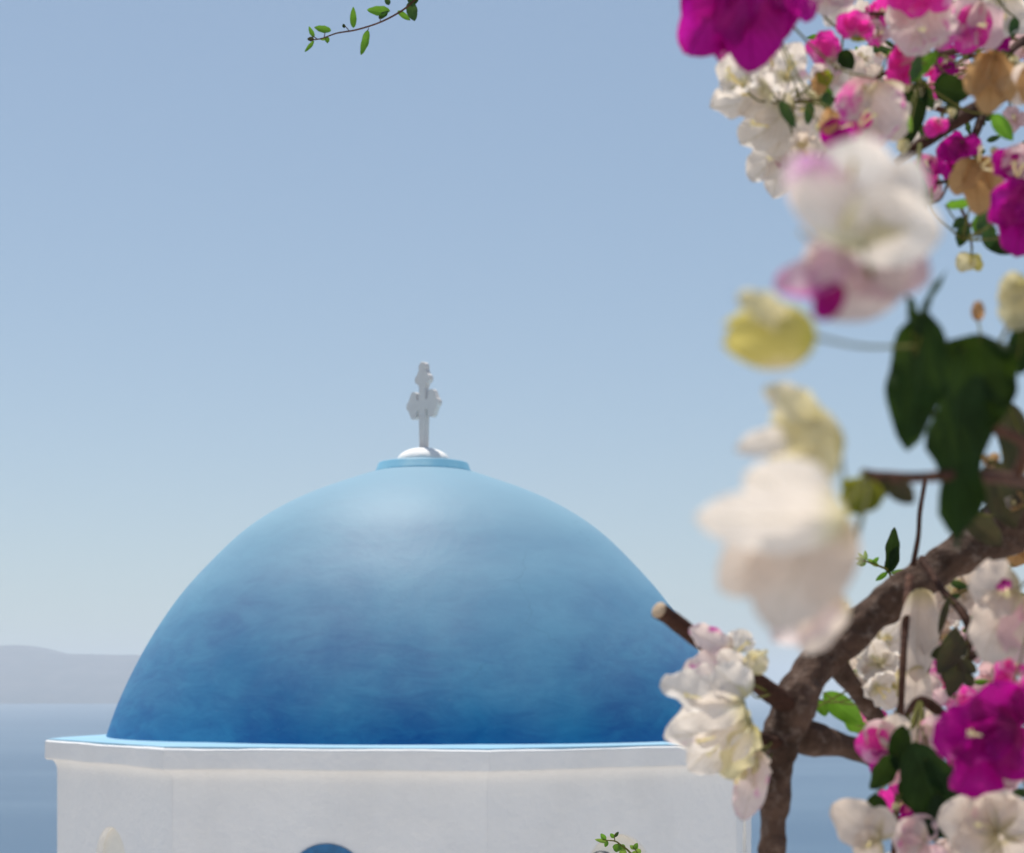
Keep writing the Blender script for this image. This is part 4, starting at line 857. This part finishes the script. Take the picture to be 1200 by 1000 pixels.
# ------------------------------------------------------------------ slender shoots
tw = thing('leafy_twig', 'thin arching twig with a few green leaves entering at the top edge against the sky', 'twig', at(640, -60, 2.4))
D = 2.4
branch('stem', [(760, -110, 2.3, 3), (640, -60, D, 2), (540, -28, D, 1.5), (495, -6, D, 1.2), (472, 12, D, 1.1), (446, 26, D, 1.1), (418, 35, D, 1), (395, 39, D, .9), (378, 45, D, .8), (366, 47, D, .7)], M_twig, tw, 6, .1, skel=False)
for a_ in [(457, 13, 430, 12, 11, 'bright', 10), (444, 22, 455, 13, 7, 'dark', -30), (431, 35, 423, 65, 9, 'bright', 30), (414, 33, 414, 8, 7, 'bright', 10), (404, 33, 402, 28, 3.5, 'deep', 0), (388, 36, 368, 32, 8, 'bright', 10),
           (368, 44, 362, 31, 5, 'bright', 20), (368, 48, 357, 61, 4.5, 'bright', 10), (383, 43, 384, 51, 5, 'bright', 0), (368, 46, 360, 46, 5, 'wilted', 0), (480, 2, 486, 25, 12, 'dark', 20), (484, -14, 483, 8, 14, 'dark', -20), (466, 13, 481, 24, 6, 'bright', 20), (456, 6, 452, -3, 6, 'dark', 0), (375, 46, 383, 46, 3, 'young', 0),
           (540, -28, 550, -55, 14, 'dark', 10), (600, -48, 590, -20, 12, 'dark', 10), (640, -62, 655, -90, 14, 'dark', 0)]:
    leaf(tw, *a_[:4], a_[4]*1.45, D, a_[5], 0, a_[6]*.6, stem=False, curl=.10)
# petioles
for a_ in [((446, 26), (445, 20)), ((431, 36), (432, 33)), ((380, 44), (381, 38)), ((409, 36), (404, 30)), ((372, 46), (366, 42))]:
    branch('stem', [(*a_[0], D, .6), (*a_[1], D, .5)], M_twig, tw, 5, 0, skel=False, sub=1)
D = 3.0
sp = thing('young_shoot', 'small fresh green sprig standing in front of the white wall at the bottom edge', 'plant', at(800, 805+EYE*F/D, D))
branch('stem', [(800, 805+EYE*F/D, D, 4), (790, 1500, D, 3), (775, 1150, D, 2.2), (752, 1020, D, 1.4), (738, 999, D, 1.2), (727, 990, D, 1), (721, 986, D, .9), (712, 985, D, .7), (706, 984, D, .6)], M_green, sp, 6, .1, skel=False)
branch('stem', [(721, 987, D, .7), (720, 981, D, .6), (722, 976, D, .5)], M_green, sp, 5, 0, skel=False, sub=2)
branch('stem', [(752, 1020, D, 1), (748, 1002, D, .8), (743, 994, D, .6)], M_green, sp, 5, 0, skel=False, sub=2)
for a_ in [(713, 987, 697, 984, 5, 'young', 0), (710, 985, 704, 977, 6, 'bright', 0), (712, 986, 709, 993, 5, 'bright', 20), (720, 981, 725, 975, 4, 'dark', 0), (720, 982, 715, 977, 5, 'bright', 0), (724, 989, 722, 999, 10, 'bright', 20), (726, 991, 733, 996, 8, 'bright', 0), (733, 996, 726, 1004, 9, 'young', 0),
           (743, 996, 747, 988, 6, 'bright', 0), (744, 995, 738, 991, 5, 'young', 0), (746, 999, 751, 996, 7, 'young', 0), (747, 1001, 740, 1000, 7, 'young', 0), (770, 1120, 785, 1100, 14, 'bright', 0), (778, 1200, 760, 1180, 14, 'bright', 0), (785, 1350, 800, 1330, 16, 'dark', 0)]:
    leaf(sp, *a_[:4], a_[4]*1.3, D, a_[5], 0, a_[6], stem=False)
# dark domed lamp head beside the sprig
lp = thing('garden_lamp', 'dark rounded lamp top just showing at the bottom edge before the white wall', 'lamp', (at(705, 1000, 6).x, 6, -1.9*1.0-1.3))
c = Vector((at(705, 1000, 6).x, 6, 0)); z0 = at(705, 997, 6).z; s6 = 6/F
lathe('lamp_head', [(1*s6, z0-16*s6), (9*s6, z0-14*s6), (10.5*s6, z0-8*s6)]+[(11*s6*math.cos(t), z0-6*s6+6*s6*math.sin(t)) for t in [math.pi/2*i/8 for i in range(8)]]+[(0, z0)], M_iron, lp, 24, c)
lathe('post', [(4*s6, -3.6), (3*s6, -3.5), (3*s6, z0-15*s6)], M_iron, lp, 16, c)

# ------------------------------------------------------------------ the air over the water
bm = bmesh.new(); block(bm, -30000, 30000, -30000, 30000, SEA-10, 330)
t = NT('haze_air'); t.n.remove(t.b); pv = t.new('ShaderNodeVolumePrincipled'); pv.inputs['Color'].default_value = (.90, .95, 1, 1)
pv.inputs['Density'].default_value = .000095; pv.inputs['Anisotropy'].default_value = .35
t.link(pv.outputs[0], t.out.inputs['Volume'])
hz = obj('haze', bm, t.m, None, False); hz['kind'] = 'stuff'
